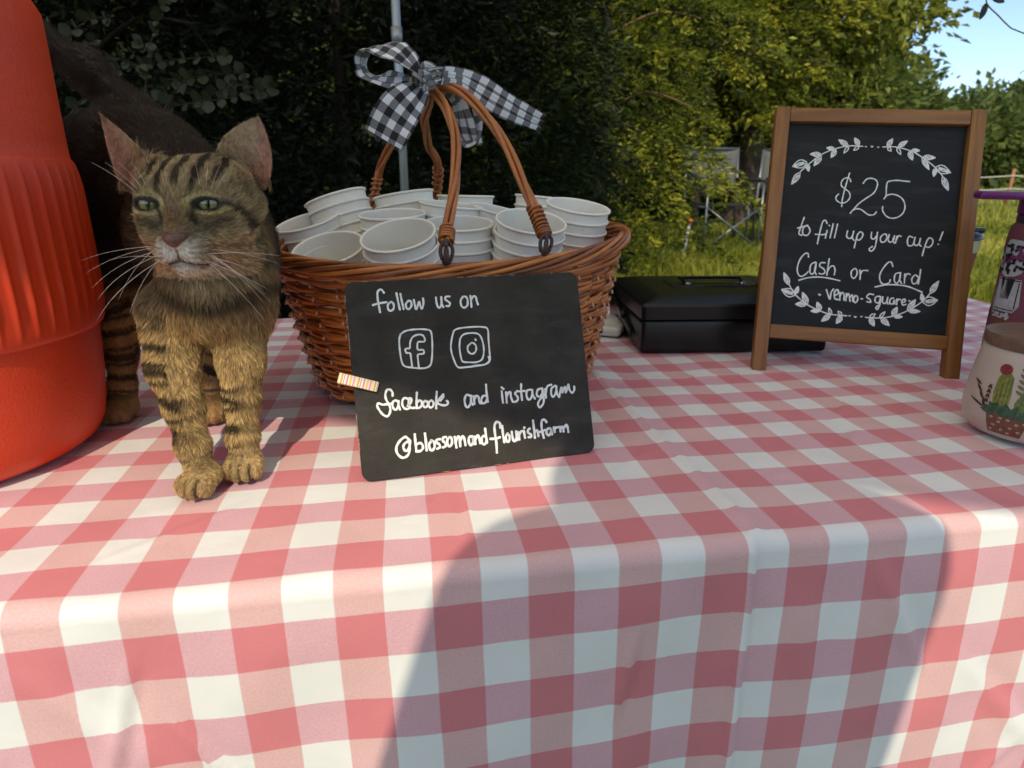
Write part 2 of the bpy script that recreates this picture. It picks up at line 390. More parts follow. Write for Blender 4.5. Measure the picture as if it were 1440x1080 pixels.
# faint dust of wiped chalk
b = n['Principled BSDF']; src = b.inputs['Base Color'].links[0].from_socket
tc = n.new('ShaderNodeTexCoord'); z1 = n.new('ShaderNodeTexNoise'); z1.inputs['Scale'].default_value = 700; z1.inputs['Detail'].default_value = 3; l.new(tc.outputs['Object'], z1.inputs['Vector'])
mr = n.new('ShaderNodeMapRange'); mr.inputs['From Min'].default_value = .55; mr.inputs['From Max'].default_value = .8; mr.inputs['To Max'].default_value = .22; l.new(z1.outputs[0], mr.inputs[0])
l.new(mix_n(m_board, mr.outputs[0], src, (.16, .13, .09)), b.inputs['Base Color'])
m_chalk = M('white_chalk_marker', (.74, .76, .74), .85, noise=(240, .12))
def smear(m, amt):
    n, l = nt(m); b = n['Principled BSDF']; src = b.inputs['Base Color'].links[0].from_socket; tc = n.new('ShaderNodeTexCoord'); mp = n.new('ShaderNodeMapping'); mp.inputs['Scale'].default_value = (9, 42, 9); mp.inputs['Rotation'].default_value = (0, 0, .5)
    l.new(tc.outputs['Object'], mp.inputs[0]); z = n.new('ShaderNodeTexNoise'); z.inputs['Scale'].default_value = 1.6; z.inputs['Detail'].default_value = 7; z.inputs['Roughness'].default_value = .65; l.new(mp.outputs[0], z.inputs['Vector'])
    r = n.new('ShaderNodeMapRange'); r.inputs['From Min'].default_value = .52; r.inputs['From Max'].default_value = .78; r.inputs['To Max'].default_value = amt; l.new(z.outputs[0], r.inputs[0]); l.new(mix_n(m, r.outputs[0], src, (.45, .45, .42)), b.inputs['Base Color'])
def ribbon_strokes(data, w, z, jitter=0):
    """white marker strokes on a board: flat ribbons, slightly uneven in width; board plane x right, y up"""
    mb = MB()
    for st in data.split('|'):
        P = [Vector((int(q.split(',')[0]) * 1e-4, int(q.split(',')[1]) * 1e-4, 0)) for q in st.split()]
        P = spline(P, 5) if len(P) > 2 else [P[0].lerp(P[-1], t / 4) for t in range(5)]
        Q = [P[0]]
        for p in P[1:]:
            if (p - Q[-1]).length > 2e-4: Q.append(p)
        if len(Q) < 2: Q.append(Q[0] + Vector((4e-4, 0, 0)))
        ph = random.uniform(0, 6); N = len(Q); v = []; d0 = None
        for i, p in enumerate(Q):
            d = (Q[min(i + 1, N - 1)] - Q[max(i - 1, 0)]); d.normalize(); nn = Vector((-d.y, d.x, 0))
            ww = w * .38 * (1 + .12 * math.sin(i * .9 + ph))
            v += [p + nn * ww + Vector((0, 0, z)), p - nn * ww + Vector((0, 0, z))]
        f = [(2 * i, 2 * i + 1, 2 * i + 3, 2 * i + 2) for i in range(N - 1)]
        o = len(v)
        # round ends
        for e, s in ((0, -1), (N - 1, 1)):
            d = (Q[min(e + 1, N - 1)] - Q[max(e - 1, 0)]).normalized(); nn = Vector((-d.y, d.x, 0)); c = len(v)
            v.append(Q[e] + Vector((0, 0, z)))
            for k in range(7):
                a = -pi / 2 + pi * k / 6; v.append(Q[e] + d * s * math.cos(a) * w * .42 + nn * math.sin(a) * w * .42 + Vector((0, 0, z)))
            f += [(c, c + 1 + k, c + 2 + k) if s > 0 else (c, c + 2 + k, c + 1 + k) for k in range(6)]
        mb.add(v, f); z += 2.5e-6
    return mb
BOARD_STROKES={'follow':'315,1529 301,1552 281,1556 263,1532 260,1483 264,1425 269,1371|217,1432 262,1443 328,1450|360,1448 338,1428 337,1391 357,1376 381,1393 385,1430 369,1450 358,1445|417,1519 424,1448 432,1383|449,1512 455,1450 463,1386|504,1447 485,1423 490,1390 512,1384 531,1412 529,1445 509,1452|555,1456 559,1414 568,1376 589,1421 599,1441 604,1407 614,1379 632,1418 633,1464|743,1465 744,1419 755,1380 775,1388 787,1425 789,1467|789,1467 786,1416 797,1382|860,1469 830,1468 819,1448 839,1430 857,1412 848,1389 825,1390|975,1459 953,1431 954,1384 978,1366 1006,1385 1013,1427 1001,1458 974,1461|1041,1464 1042,1417 1041,1370|1043,1425 1066,1458 1087,1453 1092,1418 1100,1388',
'logo_f':'420,1179 403,1135 399,1052 405,953 426,911 478,895 543,883 601,882 641,903 658,956 670,1039 676,1122 670,1185 634,1202 568,1209 493,1207 450,1197 415,1175|487,904 485,962 481,1013 453,1019 444,1039 452,1055 482,1058 490,1103 516,1147 563,1164 600,1155 614,1127 607,1102 557,1102 546,1065 550,1038 592,1033 593,1003 546,997 541,958 542,887',
'logo_i':'868,1175 848,1125 831,1059 829,1001 843,932 871,866 939,858 1026,864 1114,870 1157,901 1160,973 1162,1076 1163,1170 1113,1192 1026,1197 939,1195 887,1186 866,1171|879,860 982,859 1105,867 1148,897 1147,932|912,1095 902,1028 906,952 918,909 978,897 1038,894 1088,915 1110,977 1111,1046 1095,1111 1063,1139 1003,1146 946,1137 917,1107|1008,1061 976,1035 972,997 994,970 1024,972 1045,1000 1044,1038 1021,1061 1003,1058|1046,1090 1053,1084 1047,1081',
'fb':'304,677 305,705 288,728 264,727 247,693 249,650 269,606 275,562 261,525 239,513 209,534 185,572 173,605 183,625 217,611|232,611 291,612|342,623 322,636 299,620 297,581 317,558 337,577 349,626|349,626 345,591 353,558|422,640 401,649 381,630 376,595 389,565 417,555 440,570|419,580 446,602 454,637 436,639 428,597 439,563 474,559|505,682 496,618 492,554|497,600 520,616 537,604 534,575 514,555 494,557|562,605 545,585 557,555 580,563 586,595 569,607|609,603 592,583 600,550 626,555 636,586 620,606|671,673 660,602 653,537|723,646 695,620 665,583 672,575 707,557 747,557 757,581 747,590|723,646 721,625 696,598|952,613 922,624 901,584 905,534 922,517 949,549 961,612|959,612 958,563 967,535|982,606 983,541|985,575 1006,608 1024,595 1026,564 1034,540|1100,694 1098,626 1102,548|1095,595 1068,602 1045,569 1053,538 1081,543 1096,572|1233,624 1233,574 1234,527|1236,657 1251,643|1271,612 1268,524|1271,570 1291,607 1309,609 1311,566 1322,526|1372,614 1350,593 1367,568 1372,541 1346,522 1322,526|1414,669 1407,603 1408,533|1372,610 1440,608|1494,614 1460,606 1453,556 1472,527 1500,555 1510,609|1510,609 1509,570 1526,533|1592,616 1558,604 1547,562 1572,544 1600,576 1600,616|1604,611 1609,544 1599,483 1562,451 1549,480 1569,517 1619,559|1628,605 1629,531|1630,570 1651,627 1690,639|1726,627 1690,607 1681,557 1699,531 1728,572 1737,618|1733,619 1735,555 1752,524|1752,524 1771,584 1786,606 1785,558 1801,589 1820,610 1818,555 1840,601 1852,631 1855,583 1877,550 1900,571 1904,602',
'at':'407,284 390,286 364,274 350,247 361,217 382,215 399,242 409,283|410,290 389,318 369,327 327,300 295,254 296,204 328,164 363,164 391,192 401,241|454,339 453,278 454,198|454,198 488,199 511,221 505,254 481,264 454,249|538,337 540,268 539,198|586,270 565,244 568,204 585,191 608,217 607,260 586,274|660,276 634,275 628,254 648,234 653,212 630,200|709,289 686,284 683,259 700,239 701,213 678,205|741,285 720,262 723,218 741,209 758,236 755,276 741,285|785,280 788,239 791,192|793,246 811,277 825,272 825,199|829,242 852,279 865,260 870,202|936,268 908,264 902,219 916,194 939,222 941,264 944,203|958,262 957,201|959,235 983,271 994,254 999,204|1054,320 1056,262 1058,201|1055,247 1033,261 1014,236 1018,198 1041,191 1055,216|1188,316 1188,351 1162,367 1139,337 1136,269 1140,191 1136,107|1092,229 1139,226 1176,233|1207,326 1206,261 1211,187|1246,256 1228,227 1235,188 1255,193 1263,231 1250,256|1286,267 1289,213 1298,184 1320,201 1327,266|1327,266 1328,193|1346,256 1348,194|1349,229 1367,258 1379,264|1395,262 1400,204|1403,291 1403,288|1450,276 1434,266 1434,243 1456,225 1457,205 1434,204|1488,342 1490,268 1490,193|1490,236 1513,257 1519,241 1524,205|1610,317 1596,338 1569,333 1561,283 1564,236 1571,184|1531,236 1590,249|1637,259 1611,254 1601,220 1618,198 1641,223 1645,258 1652,206|1674,263 1678,223|1676,239 1690,257 1711,260|1728,261 1732,221|1733,240 1749,262 1759,249 1761,218|1764,245 1792,273 1801,257 1805,209',
}
SIGN_STROKES={'price':'978,2452 966,2486 933,2499 890,2482 868,2434 879,2392 919,2359 966,2327 987,2277 973,2225 932,2189 876,2186 832,2218 823,2256 849,2292|955,2558 931,2437 911,2316 900,2222 901,2140|1125,2437 1151,2480 1188,2501 1236,2499 1274,2477 1292,2436 1281,2367 1248,2310 1181,2256 1108,2193 1051,2122 1009,2060|1038,2100 1084,2119 1133,2109 1184,2073 1226,2049 1282,2052 1310,2088|1656,2477 1585,2482 1506,2487 1436,2476 1403,2457 1398,2389 1403,2296 1382,2254|1404,2292 1461,2314 1533,2302 1592,2263 1625,2205 1632,2138 1611,2078 1560,2033 1491,2019 1434,2039 1394,2083 1377,2125 1378,2155',
'fill':'470,1983 443,1875 425,1777 462,1757|404,1846 520,1886|506,1885 468,1839 475,1772 525,1760 555,1814 528,1872 492,1877|747,1920 729,1956 696,1940 678,1843 666,1753 657,1661|622,1778 726,1779 758,1810|756,1832 745,1736|776,1897 779,1893|821,1917 800,1743|872,1915 852,1746|998,1838 993,1772 1028,1744 1059,1776 1070,1835|1070,1835 1061,1754 1085,1726|1118,1801 1106,1719 1095,1631|1114,1779 1143,1832 1179,1812 1171,1760 1139,1729 1111,1742|1279,1832 1282,1766 1315,1753 1344,1799|1347,1836 1344,1733 1333,1645 1296,1599 1270,1626 1304,1658|1411,1810 1388,1772 1399,1722 1440,1724 1462,1776 1444,1819 1411,1810|1485,1814 1478,1748 1508,1721 1539,1752 1547,1803|1547,1803 1533,1744 1556,1713|1574,1797 1566,1717|1572,1754 1594,1806 1621,1800|1756,1793 1715,1805 1700,1754 1712,1696 1753,1691 1777,1722|1783,1795 1777,1722 1806,1695 1837,1725 1844,1784|1844,1784 1837,1718 1860,1691|1925,1774 1901,1678 1885,1576|1915,1737 1942,1796 1984,1777 1984,1719 1948,1681 1906,1693|2089,1877 2064,1775|2051,1725 2053,1722',
'cash':'567,1488 555,1532 514,1522 466,1445 445,1339 463,1266 501,1238 547,1264 579,1303|657,1427 605,1394 600,1304 631,1274 661,1323 665,1420|663,1412 654,1323 680,1272|769,1426 721,1423 711,1378 756,1352 781,1309 749,1281 713,1289|815,1478 809,1377 806,1273|808,1318 837,1379 877,1389 896,1338 892,1282|480,1188 586,1226 711,1242 837,1234 965,1210|1121,1371 1090,1336 1097,1270 1133,1254 1159,1311 1142,1369 1117,1370|1187,1357 1197,1299 1199,1241|1197,1299 1219,1352 1280,1356|1563,1425 1540,1475 1500,1465 1448,1382 1422,1299 1444,1220 1487,1199 1539,1220 1549,1257|1654,1351 1602,1333 1596,1253 1627,1218 1655,1271 1660,1352|1659,1344 1655,1271 1681,1222|1709,1340 1714,1224|1710,1289 1735,1342 1769,1337|1883,1405 1880,1301 1872,1225|1874,1300 1830,1334 1795,1288 1807,1231 1847,1233 1868,1286|1385,1158 1501,1191 1622,1200 1744,1190 1841,1160 1925,1127',
'venmo':'733,1024 753,1021 743,1014|817,1089 855,995 871,974 876,1056 900,1102|915,1022 961,1047 949,1098 917,1066 925,986 968,974|980,1063 987,968|984,1019 1007,1065 1031,1037 1038,971|1057,1054 1059,966|1061,1010 1084,1056 1108,962|1105,1013 1127,1044 1142,964|1162,1032 1146,987 1171,947 1195,983 1188,1026 1159,1035|1237,1002 1248,1000|1372,1062 1324,1066 1297,1027 1337,1000 1348,965 1306,969|1448,1045 1402,1034 1401,976 1443,964 1457,1024|1460,1039 1458,951 1438,883 1415,903 1446,935|1483,1040 1485,975 1518,962 1537,1000 1541,1037|1541,1037 1536,986 1552,958|1605,1034 1573,1018 1572,966 1606,961 1621,1014 1626,963|1647,1023 1650,957|1650,994 1667,1024 1688,1019|1705,983 1744,1001 1734,1032 1707,1005 1721,955 1754,965|1788,1013 1796,1010',
'top':'374,2562 466,2658 600,2778 752,2853 920,2896 1077,2894|1110,2892 1120,2890|1176,2898 1195,2895 1183,2889|1252,2889 1262,2888|1311,2892 1458,2897 1631,2853 1763,2783 1927,2661 2029,2546|368,2546 324,2524 299,2488 287,2444 282,2409 280,2396 291,2403 318,2423 349,2454 368,2494 368,2546|340,2513 315,2477 291,2426|356,2513 328,2458 303,2422|435,2680 379,2705 336,2695 302,2663 280,2632 272,2620 287,2616 324,2607 372,2605 410,2625 435,2680|390,2676 348,2666 298,2639|406,2659 352,2631 309,2622|403,2668 354,2650 292,2627|445,2657 432,2630 436,2607 450,2586 463,2571 468,2566 471,2573 475,2591 477,2616 469,2638 445,2657|445,2633 449,2610 460,2581|454,2640 465,2608 468,2585|600,2778 566,2801 533,2805 501,2796 478,2786 469,2781 478,2776 502,2765 536,2754 568,2757 600,2778|567,2785 534,2789 492,2785|574,2774 528,2771 495,2775|601,2763 562,2746 541,2716 531,2679 528,2649 527,2637 536,2643 560,2659 587,2684 603,2717 601,2763|577,2736 556,2706 536,2663|591,2735 568,2688 547,2659|752,2853 729,2874 705,2879 681,2874 663,2867 656,2865 663,2860 680,2849 703,2838 727,2837 752,2853|728,2861 704,2866 674,2866|732,2851 699,2852 675,2858|767,2845 736,2831 721,2807 718,2777 719,2754 719,2744 726,2749 744,2762 765,2782 774,2809 767,2845|749,2823 735,2799 724,2765|762,2823 748,2785 733,2762|905,2896 887,2934 859,2955 826,2964 800,2967 790,2968 796,2959 812,2936 836,2910 866,2894 905,2896|879,2920 852,2940 813,2960|880,2906 838,2928 811,2949|913,2889 889,2875 876,2855 868,2830 866,2811 865,2803 870,2807 885,2819 902,2837 913,2859 913,2889|1033,2908 1036,2942 1023,2965 1001,2981 982,2991 974,2994 975,2985 976,2964 984,2937 1001,2917 1033,2908|1023,2933 1010,2956 988,2981|1017,2922 994,2950 982,2974|1034,2893 1011,2891 995,2880 984,2863 978,2848 975,2842 981,2843 996,2847 1015,2854 1029,2869 1034,2893|1360,2896 1391,2909 1407,2933 1413,2963 1413,2987 1413,2996 1406,2992 1387,2979 1366,2960 1355,2933 1360,2896|1378,2918 1394,2941 1407,2976|1366,2919 1382,2956 1398,2979|1368,2889 1368,2867 1378,2854 1393,2847 1406,2843 1411,2842 1410,2847 1407,2861 1401,2877 1389,2888 1368,2889|1486,2900 1522,2901 1548,2916 1567,2942 1579,2963 1584,2971 1574,2970 1551,2966 1522,2956 1499,2936 1486,2900|1514,2913 1539,2929 1569,2955|1503,2919 1535,2946 1561,2961|1473,2890 1474,2861 1485,2838 1503,2820 1518,2808 1524,2804 1523,2811 1520,2831 1512,2855 1498,2876 1473,2890|1637,2856 1663,2839 1688,2837 1711,2846 1728,2856 1734,2859 1727,2863 1709,2871 1684,2878 1660,2875 1637,2856|1662,2852 1686,2851 1717,2855|1656,2861 1690,2865 1714,2863|1617,2845 1608,2810 1617,2783 1637,2761 1656,2747 1663,2741 1664,2750 1666,2773 1663,2803 1649,2828 1617,2845|1623,2816 1632,2790 1650,2758|1631,2826 1650,2791 1659,2764|1777,2779 1814,2755 1849,2751 1884,2761 1909,2772 1918,2776 1908,2781 1882,2793 1846,2804 1811,2801 1777,2779|1813,2772 1848,2768 1893,2772|1805,2783 1854,2786 1890,2782|1771,2775 1776,2727 1796,2689 1827,2657 1852,2637 1862,2629 1859,2642 1851,2674 1836,2715 1811,2751 1771,2775|1788,2735 1809,2697 1842,2653|1793,2749 1828,2699 1848,2661|1934,2662 1968,2607 2009,2586 2056,2588 2091,2597 2105,2601 2095,2614 2069,2644 2031,2677 1987,2687 1934,2662|1974,2635 2016,2616 2073,2604|1971,2659 2032,2644 2073,2623|1969,2650 2020,2632 2085,2609|1932,2647 1912,2626 1907,2602 1912,2576 1919,2557 1922,2549 1927,2555 1937,2571 1947,2594 1947,2619 1932,2647|1924,2623 1920,2599 1920,2567|1934,2626 1933,2592 1928,2568|2022,2546 2020,2494 2036,2453 2065,2417 2090,2394 2100,2385 2099,2398 2096,2433 2086,2478 2063,2517 2022,2546|2035,2502 2052,2461 2081,2411|2043,2516 2073,2462 2090,2420',
'bottom':'364,1132 450,1006 609,885 762,819 897,783 1085,777|1114,779 1125,780|1177,772 1201,771 1187,765|1254,779 1265,780|1308,773 1471,776 1623,811 1783,888 1938,1013 2023,1125|364,1124 367,1172 351,1210 324,1242 300,1262 290,1270 291,1258 294,1226 303,1185 325,1150 364,1124|352,1164 336,1202 308,1246|345,1151 315,1200 300,1239|451,998 420,1054 380,1074 333,1071 297,1061 282,1056 292,1044 316,1012 354,980 397,971 451,998|412,1024 371,1044 315,1055|415,1000 354,1014 313,1035|417,1010 367,1027 303,1049|457,1014 479,1033 486,1056 484,1082 479,1101 477,1109 472,1103 459,1088 447,1067 444,1042 457,1014|466,1036 473,1060 477,1091|457,1034 461,1068 469,1091|609,893 612,940 597,977 569,1008 545,1028 535,1035 536,1023 538,991 547,950 568,916 609,893|596,932 581,969 553,1012|589,919 560,966 545,1004|601,892 565,915 531,916 498,903 475,888 466,882 476,878 501,867 536,859 570,865 601,892|567,897 532,897 489,890|575,885 528,877 493,879|769,820 779,856 770,883 749,905 730,919 722,924 721,915 719,891 722,861 736,836 769,820|764,849 754,876 735,908|755,838 735,873 727,901|762,819 734,835 708,834 683,824 665,813 658,808 666,805 686,798 713,793 739,798 762,819|736,821 709,821 676,814|742,813 706,806 680,806|904,780 906,806 898,827 884,845 872,856 867,861 867,854 868,837 873,814 884,795 904,780|890,775 852,772 827,753 810,724 801,700 797,690 807,692 831,698 861,712 882,735 890,775|863,759 838,740 811,709|875,753 845,721 819,703|1027,777 1025,800 1014,814 998,822 984,826 979,828 980,822 985,808 993,791 1006,780 1027,777|1028,770 994,759 978,737 973,707 973,682 973,673 981,677 1001,688 1023,706 1035,732 1028,770|1009,749 993,727 979,693|1022,747 1006,711 989,689|1357,780 1380,777 1396,786 1407,802 1414,817 1416,822 1410,822 1396,821 1377,816 1363,803 1357,780|1358,769 1354,732 1366,706 1389,687 1409,677 1417,673 1417,682 1416,706 1409,736 1392,758 1358,769|1367,741 1380,715 1403,687|1374,753 1398,721 1410,695|1470,781 1494,792 1509,810 1519,833 1524,851 1526,858 1520,854 1505,844 1487,829 1474,808 1470,781|1485,777 1497,735 1521,711 1554,698 1580,693 1590,691 1585,701 1574,727 1553,757 1525,776 1485,777|1507,750 1532,726 1568,702|1509,765 1548,738 1572,713|1615,815 1648,831 1662,857 1664,889 1661,915 1660,924 1653,919 1634,905 1614,882 1605,853 1615,815|1632,839 1646,865 1657,902|1619,839 1632,879 1646,905|1630,811 1654,792 1679,789 1704,796 1721,804 1728,808 1721,812 1704,822 1679,830 1654,829 1630,811|1654,805 1679,802 1711,805|1649,815 1684,817 1709,813|1782,896 1821,916 1843,948 1854,987 1858,1018 1859,1030 1850,1023 1826,1006 1799,978 1782,943 1782,896|1807,925 1829,958 1850,1003|1793,926 1817,975 1839,1006|1790,889 1824,869 1857,866 1890,875 1913,884 1923,888 1913,892 1889,902 1856,910 1823,908 1790,889|1823,883 1857,881 1899,884|1816,893 1863,896 1896,893|1944,1014 1955,1042 1951,1066 1938,1089 1926,1104 1921,1110 1919,1102 1915,1083 1914,1057 1922,1034 1944,1014|1943,1039 1939,1063 1928,1093|1936,1032 1925,1065 1922,1090|1945,1006 1996,970 2038,973 2074,1001 2098,1029 2108,1040 2094,1047 2060,1063 2016,1073 1976,1059 1945,1006|1989,1002 2030,1006 2081,1025|1976,1023 2031,1042 2073,1044|1978,1013 2027,1023 2088,1036|2017,1117 2058,1143 2081,1180 2092,1225 2096,1259 2098,1273 2088,1265 2063,1243 2034,1210 2016,1169 2017,1117|2043,1152 2066,1190 2088,1242|2028,1151 2053,1208 2077,1245',
}

def panel_matrix(loc, yaw, tilt, roll):
    u = Vector((math.cos(yaw), math.sin(yaw), 0)); nn = Vector((-math.sin(yaw), math.cos(yaw), 0))
    v = Vector((0, 0, math.cos(tilt))) + nn * math.sin(tilt)
    u2 = u * math.cos(roll) + v * math.sin(roll); v2 = v * math.cos(roll) - u * math.sin(roll); w2 = u2.cross(v2)
    R = Matrix((u2, v2, w2)).transposed().to_4x4(); return Matrix.Translation(Vector(loc)) @ R     # local x right, y up, z out to the front

# small chalkboard leaning on the basket
BW, BL_ = .2043, .1630
board = thing('chalkboard', 'small frameless chalkboard leaning on the basket with follow us on written across it', 'chalkboard')
board.matrix_world = panel_matrix((-.1206, .4665, TZ - .001), .298, .348, 0)
mb = MB(); r = .008; pts = []
for cx_, cy_, a in ((r, r, 180), (BW - r, r, 270), (BW - r, BL_ - r, 0), (r, BL_ - r, 90)):
    for k in range(9):
        t = math.radians(a + k * 90 / 8); pts.append((cx_ + r * math.cos(t), cy_ + r * math.sin(t)))
Np = len(pts)
mb.add([(x, y, 0) for x, y in pts] + [(x, y, -.0028) for x, y in pts], [tuple(range(Np)), tuple(range(2 * Np - 1, Np - 1, -1))] + [(i, i + Np, (i + 1) % Np + Np, (i + 1) % Np) for i in range(Np)])
mb.build('panel', m_board, board, smooth=False, bevel=.0004, seg=1)
m_edge = M('worn_board_edge', (.30, .20, .13), .8, noise=(500, .5))
mb = MB(); er = np.random.default_rng(3)
for i in range(26):       # chips along the rims where the wood shows
    side = er.integers(0, 3); t = er.uniform(.06, .94); L_ = er.uniform(.001, .007)
    if side == 0: mb.box((t * BW, .0001, -.0010), (L_, .0006, .0026))
    elif side == 1: mb.box((t * BW, BL_ - .0001, -.0010), (L_, .0006, .0026))
    else: mb.box((.0001, t * BL_, -.0010), (.0006, L_ * 2, .0026))
tag(mb.build('chipped_edge', m_edge, board, smooth=False), kind='stuff')
for k, w in (('follow', .0022), ('logo_f', .0019), ('logo_i', .0019), ('fb', .0024), ('at', .0027)):
    ribbon_strokes(BOARD_STROKES[k], w, .0003).build('emblem' if 'logo' in k else 'lettering', m_chalk, board, smooth=False)

# striped clothes peg on the left rim of the board
m_peg = bpy.data.materials.new('striped_paper_tape'); m_peg.use_nodes = True
n, l = nt(m_peg); b = n['Principled BSDF']; tc = n.new('ShaderNodeTexCoord'); sx = n.new('ShaderNodeSeparateXYZ'); l.new(tc.outputs['Object'], sx.inputs[0])
cr = n.new('ShaderNodeValToRGB'); cr.color_ramp.interpolation = 'CONSTANT'
cols = [(0, (.8, .76, .66)), (.12, (.75, .18, .25)), (.2, (.8, .76, .66)), (.3, (.8, .55, .1)), (.42, (.8, .76, .66)), (.5, (.75, .3, .5)), (.6, (.8, .72, .3)), (.7, (.8, .76, .66)), (.78, (.8, .32, .08)), (.88, (.8, .76, .66)), (.94, (.4, .45, .2))]
while len(cr.color_ramp.elements) < len(cols): cr.color_ramp.elements.new(.5)
for e, (p, c) in zip(cr.color_ramp.elements, cols): e.position = p; e.color = (*c, 1)
l.new(math_n(m_peg, 'FRACT', math_n(m_peg, 'MULTIPLY', sx.outputs[0], 75)), cr.inputs[0]); l.new(cr.outputs[0], b.inputs['Base Color']); b.inputs['Roughness'].default_value = .6
m_wood0 = M('peg_wood', (.5, .33, .18), .6)
peg = thing('clothes_peg', 'wooden clothes peg covered in striped paper clipped on the chalkboard rim', 'clothes peg')
peg.matrix_world = board.matrix_world @ Matrix.Translation((-.0065, .0845, 0)) @ Matrix.Rotation(math.radians(-19), 4, 'Z')
MB().bar((-.005, 0, .0045), (.027, 0, .0022), .0085, .0035).build('upper_jaw', m_peg, peg, bevel=.0008)
MB().bar((-.005, 0, -.0085), (.027, 0, -.0050), .0085, .0035).build('lower_jaw', m_wood0, peg, bevel=.0008)
MB().tube([(.011, -.0045, -.002), (.011, .0045, -.002)], .0022, 10).build('spring', m_steel, peg)

# ------------------------------------------------------------------ A-frame sign
m_oak = bpy.data.materials.new('stained_wood'); m_oak.use_nodes = True
def wood(m, c1, c2, scale=(14, 14, 14), rough=.5, axis=1):
    m.use_nodes = True
    n, l = nt(m); b = n['Principled BSDF']; tc = n.new('ShaderNodeTexCoord'); mp = n.new('ShaderNodeMapping'); s = [60, 60, 60]; s[axis] = 4
    mp.inputs['Scale'].default_value = s; l.new(tc.outputs['Object'], mp.inputs[0])
    z = n.new('ShaderNodeTexNoise'); z.inputs['Scale'].default_value = 2.2; z.inputs['Detail'].default_value = 8; z.inputs['Distortion'].default_value = .6; l.new(mp.outputs[0], z.inputs['Vector'])
    z2 = n.new('ShaderNodeTexNoise'); z2.inputs['Scale'].default_value = 12; l.new(tc.outputs['Object'], z2.inputs['Vector'])
    r = n.new('ShaderNodeMapRange'); r.inputs['From Min'].default_value = .35; r.inputs['From Max'].default_value = .65; l.new(z.outputs[0], r.inputs[0])
    c = mix_n(m, r.outputs[0], c1, c2); dk = mix_n(m, math_n(m, 'MULTIPLY', z2.outputs[0], .35), c, tuple(x * .45 for x in c1))
    l.new(dk, b.inputs['Base Color']); b.inputs['Roughness'].default_value = rough
    bp = n.new('ShaderNodeBump'); bp.inputs['Strength'].default_value = .3; bp.inputs['Distance'].default_value = .0006; l.new(z.outputs[0], bp.inputs['Height']); l.new(bp.outputs[0], b.inputs['Normal'])
    return m
wood(m_oak, (.31, .135, .034), (.20, .075, .018)); m_oakh = wood(bpy.data.materials.new('stained_wood_cross'), (.31, .135, .034), (.20, .075, .018), axis=0)
m_slate = M('slate_board', (.014, .0152, .0152), .5, spec=.18, noise=(20, .12))
smear(m_board, .05); smear(m_slate, .05)
SW, SL = .2409, .3331
sign = thing('easel_sign', 'wood framed A-frame chalkboard sign with a price and leafy chalk garlands', 'sign')
sign.matrix_world = panel_matrix((.3068, .7825, TZ - .002), -.1744, .2952, -.0330)
fw = .0168
MB().box((fw / 2, SL / 2 + .0008, -.008), (fw, SL, .016)).build('leg', m_oak, sign, bevel=.0012)
MB().box((SW - fw / 2, SL / 2 + .0042, -.008), (fw, SL - .006, .016)).build('leg', m_oak, sign, bevel=.0012)
MB().box((SW / 2, SL - .0085, -.0075), (SW - 2 * fw - .0006, .017, .0135)).build('top_rail', m_oakh, sign, bevel=.001)
MB().box((SW / 2, .052, -.0075), (SW - 2 * fw - .0006, .017, .0135)).build('bottom_rail', m_oakh, sign, bevel=.001)
MB().box((SW / 2, .1875, -.0105), (SW - 2 * fw - .0004, SL - .017 - .0597, .003)).build('slate', m_slate, sign, smooth=False)
# rear frame of the easel
Wi = sign.matrix_world.inverted()
for x in (.022, SW - .022):
    top = Vector((x, SL - .02, -.022)); tw = sign.matrix_world @ top; ft = Vector((tw.x + .03, tw.y + .12, TZ + .002)); MB().bar(top, Wi @ ft, .012, .012).build('rear_leg', m_oak, sign, bevel=.001)
MB().bar(Wi @ Vector(sign.matrix_world @ Vector((.022, SL - .2, -.095))), Vector((SW - .022, SL - .2, -.095)), .01, .01).build('rear_rail', m_oak, sign, bevel=.001)
for k, w in (('price', .0019), ('fill', .0021), ('cash', .0021), ('venmo', .0023), ('top', .0017), ('bottom', .0019)):
    ribbon_strokes(SIGN_STROKES[k], w, -.0085).build('garland' if k in ('top', 'bottom') else 'lettering', m_chalk, sign, smooth=False)

# ------------------------------------------------------------------ cash box, white device
m_blk = M('black_powder_coat', (.006, .0062, .0065), .30, spec=.35, noise=(40, .15), bump=(900, .12, .0003))
m_blkm = M('black_gloss_metal', (.01, .01, .011), .25, .3)
cashbox = thing('cash_box', 'black metal cash box with a folding top handle behind the easel sign', 'cash box')
cashbox.matrix_world = Matrix.Translation((.1775, .8525, TZ)) @ Matrix.Rotation(math.radians(2.5), 4, 'Z')
CW, CD = .262, .235
MB().box((CW / 2, CD / 2, .0235), (CW, CD, .047)).build('body', m_blk, cashbox, bevel=.006, seg=4)
mb = MB()
rings = [(0, .0478), (-.0015, .0480), (-.0015, .0655), (.0005, .0685), (.0035, .0700), (.030, .0760), (.033, .0765)]
vs = []
for ins, z in rings:
    c_ = .007
    x0, x1, y0, y1 = ins, CW - ins, ins, CD - ins; rr = []
    for (qx, qy, a) in ((x0 + c_, y0 + c_, 180), (x1 - c_, y0 + c_, 270), (x1 - c_, y1 - c_, 0), (x0 + c_, y1 - c_, 90)):
        for k in range(5): t = math.radians(a + k * 22.5); rr.append((qx + c_ * math.cos(t), qy + c_ * math.sin(t), z))
    vs += rr
mb.v = vs; K = 20
mb.f = [(j * K + i, j * K + (i + 1) % K, (j + 1) * K + (i + 1) % K, (j + 1) * K + i) for j in range(len(rings) - 1) for i in range(K)] + [tuple(range((len(rings) - 1) * K, len(rings) * K))]
mb.build('lid', m_blk, cashbox, sharp=28)
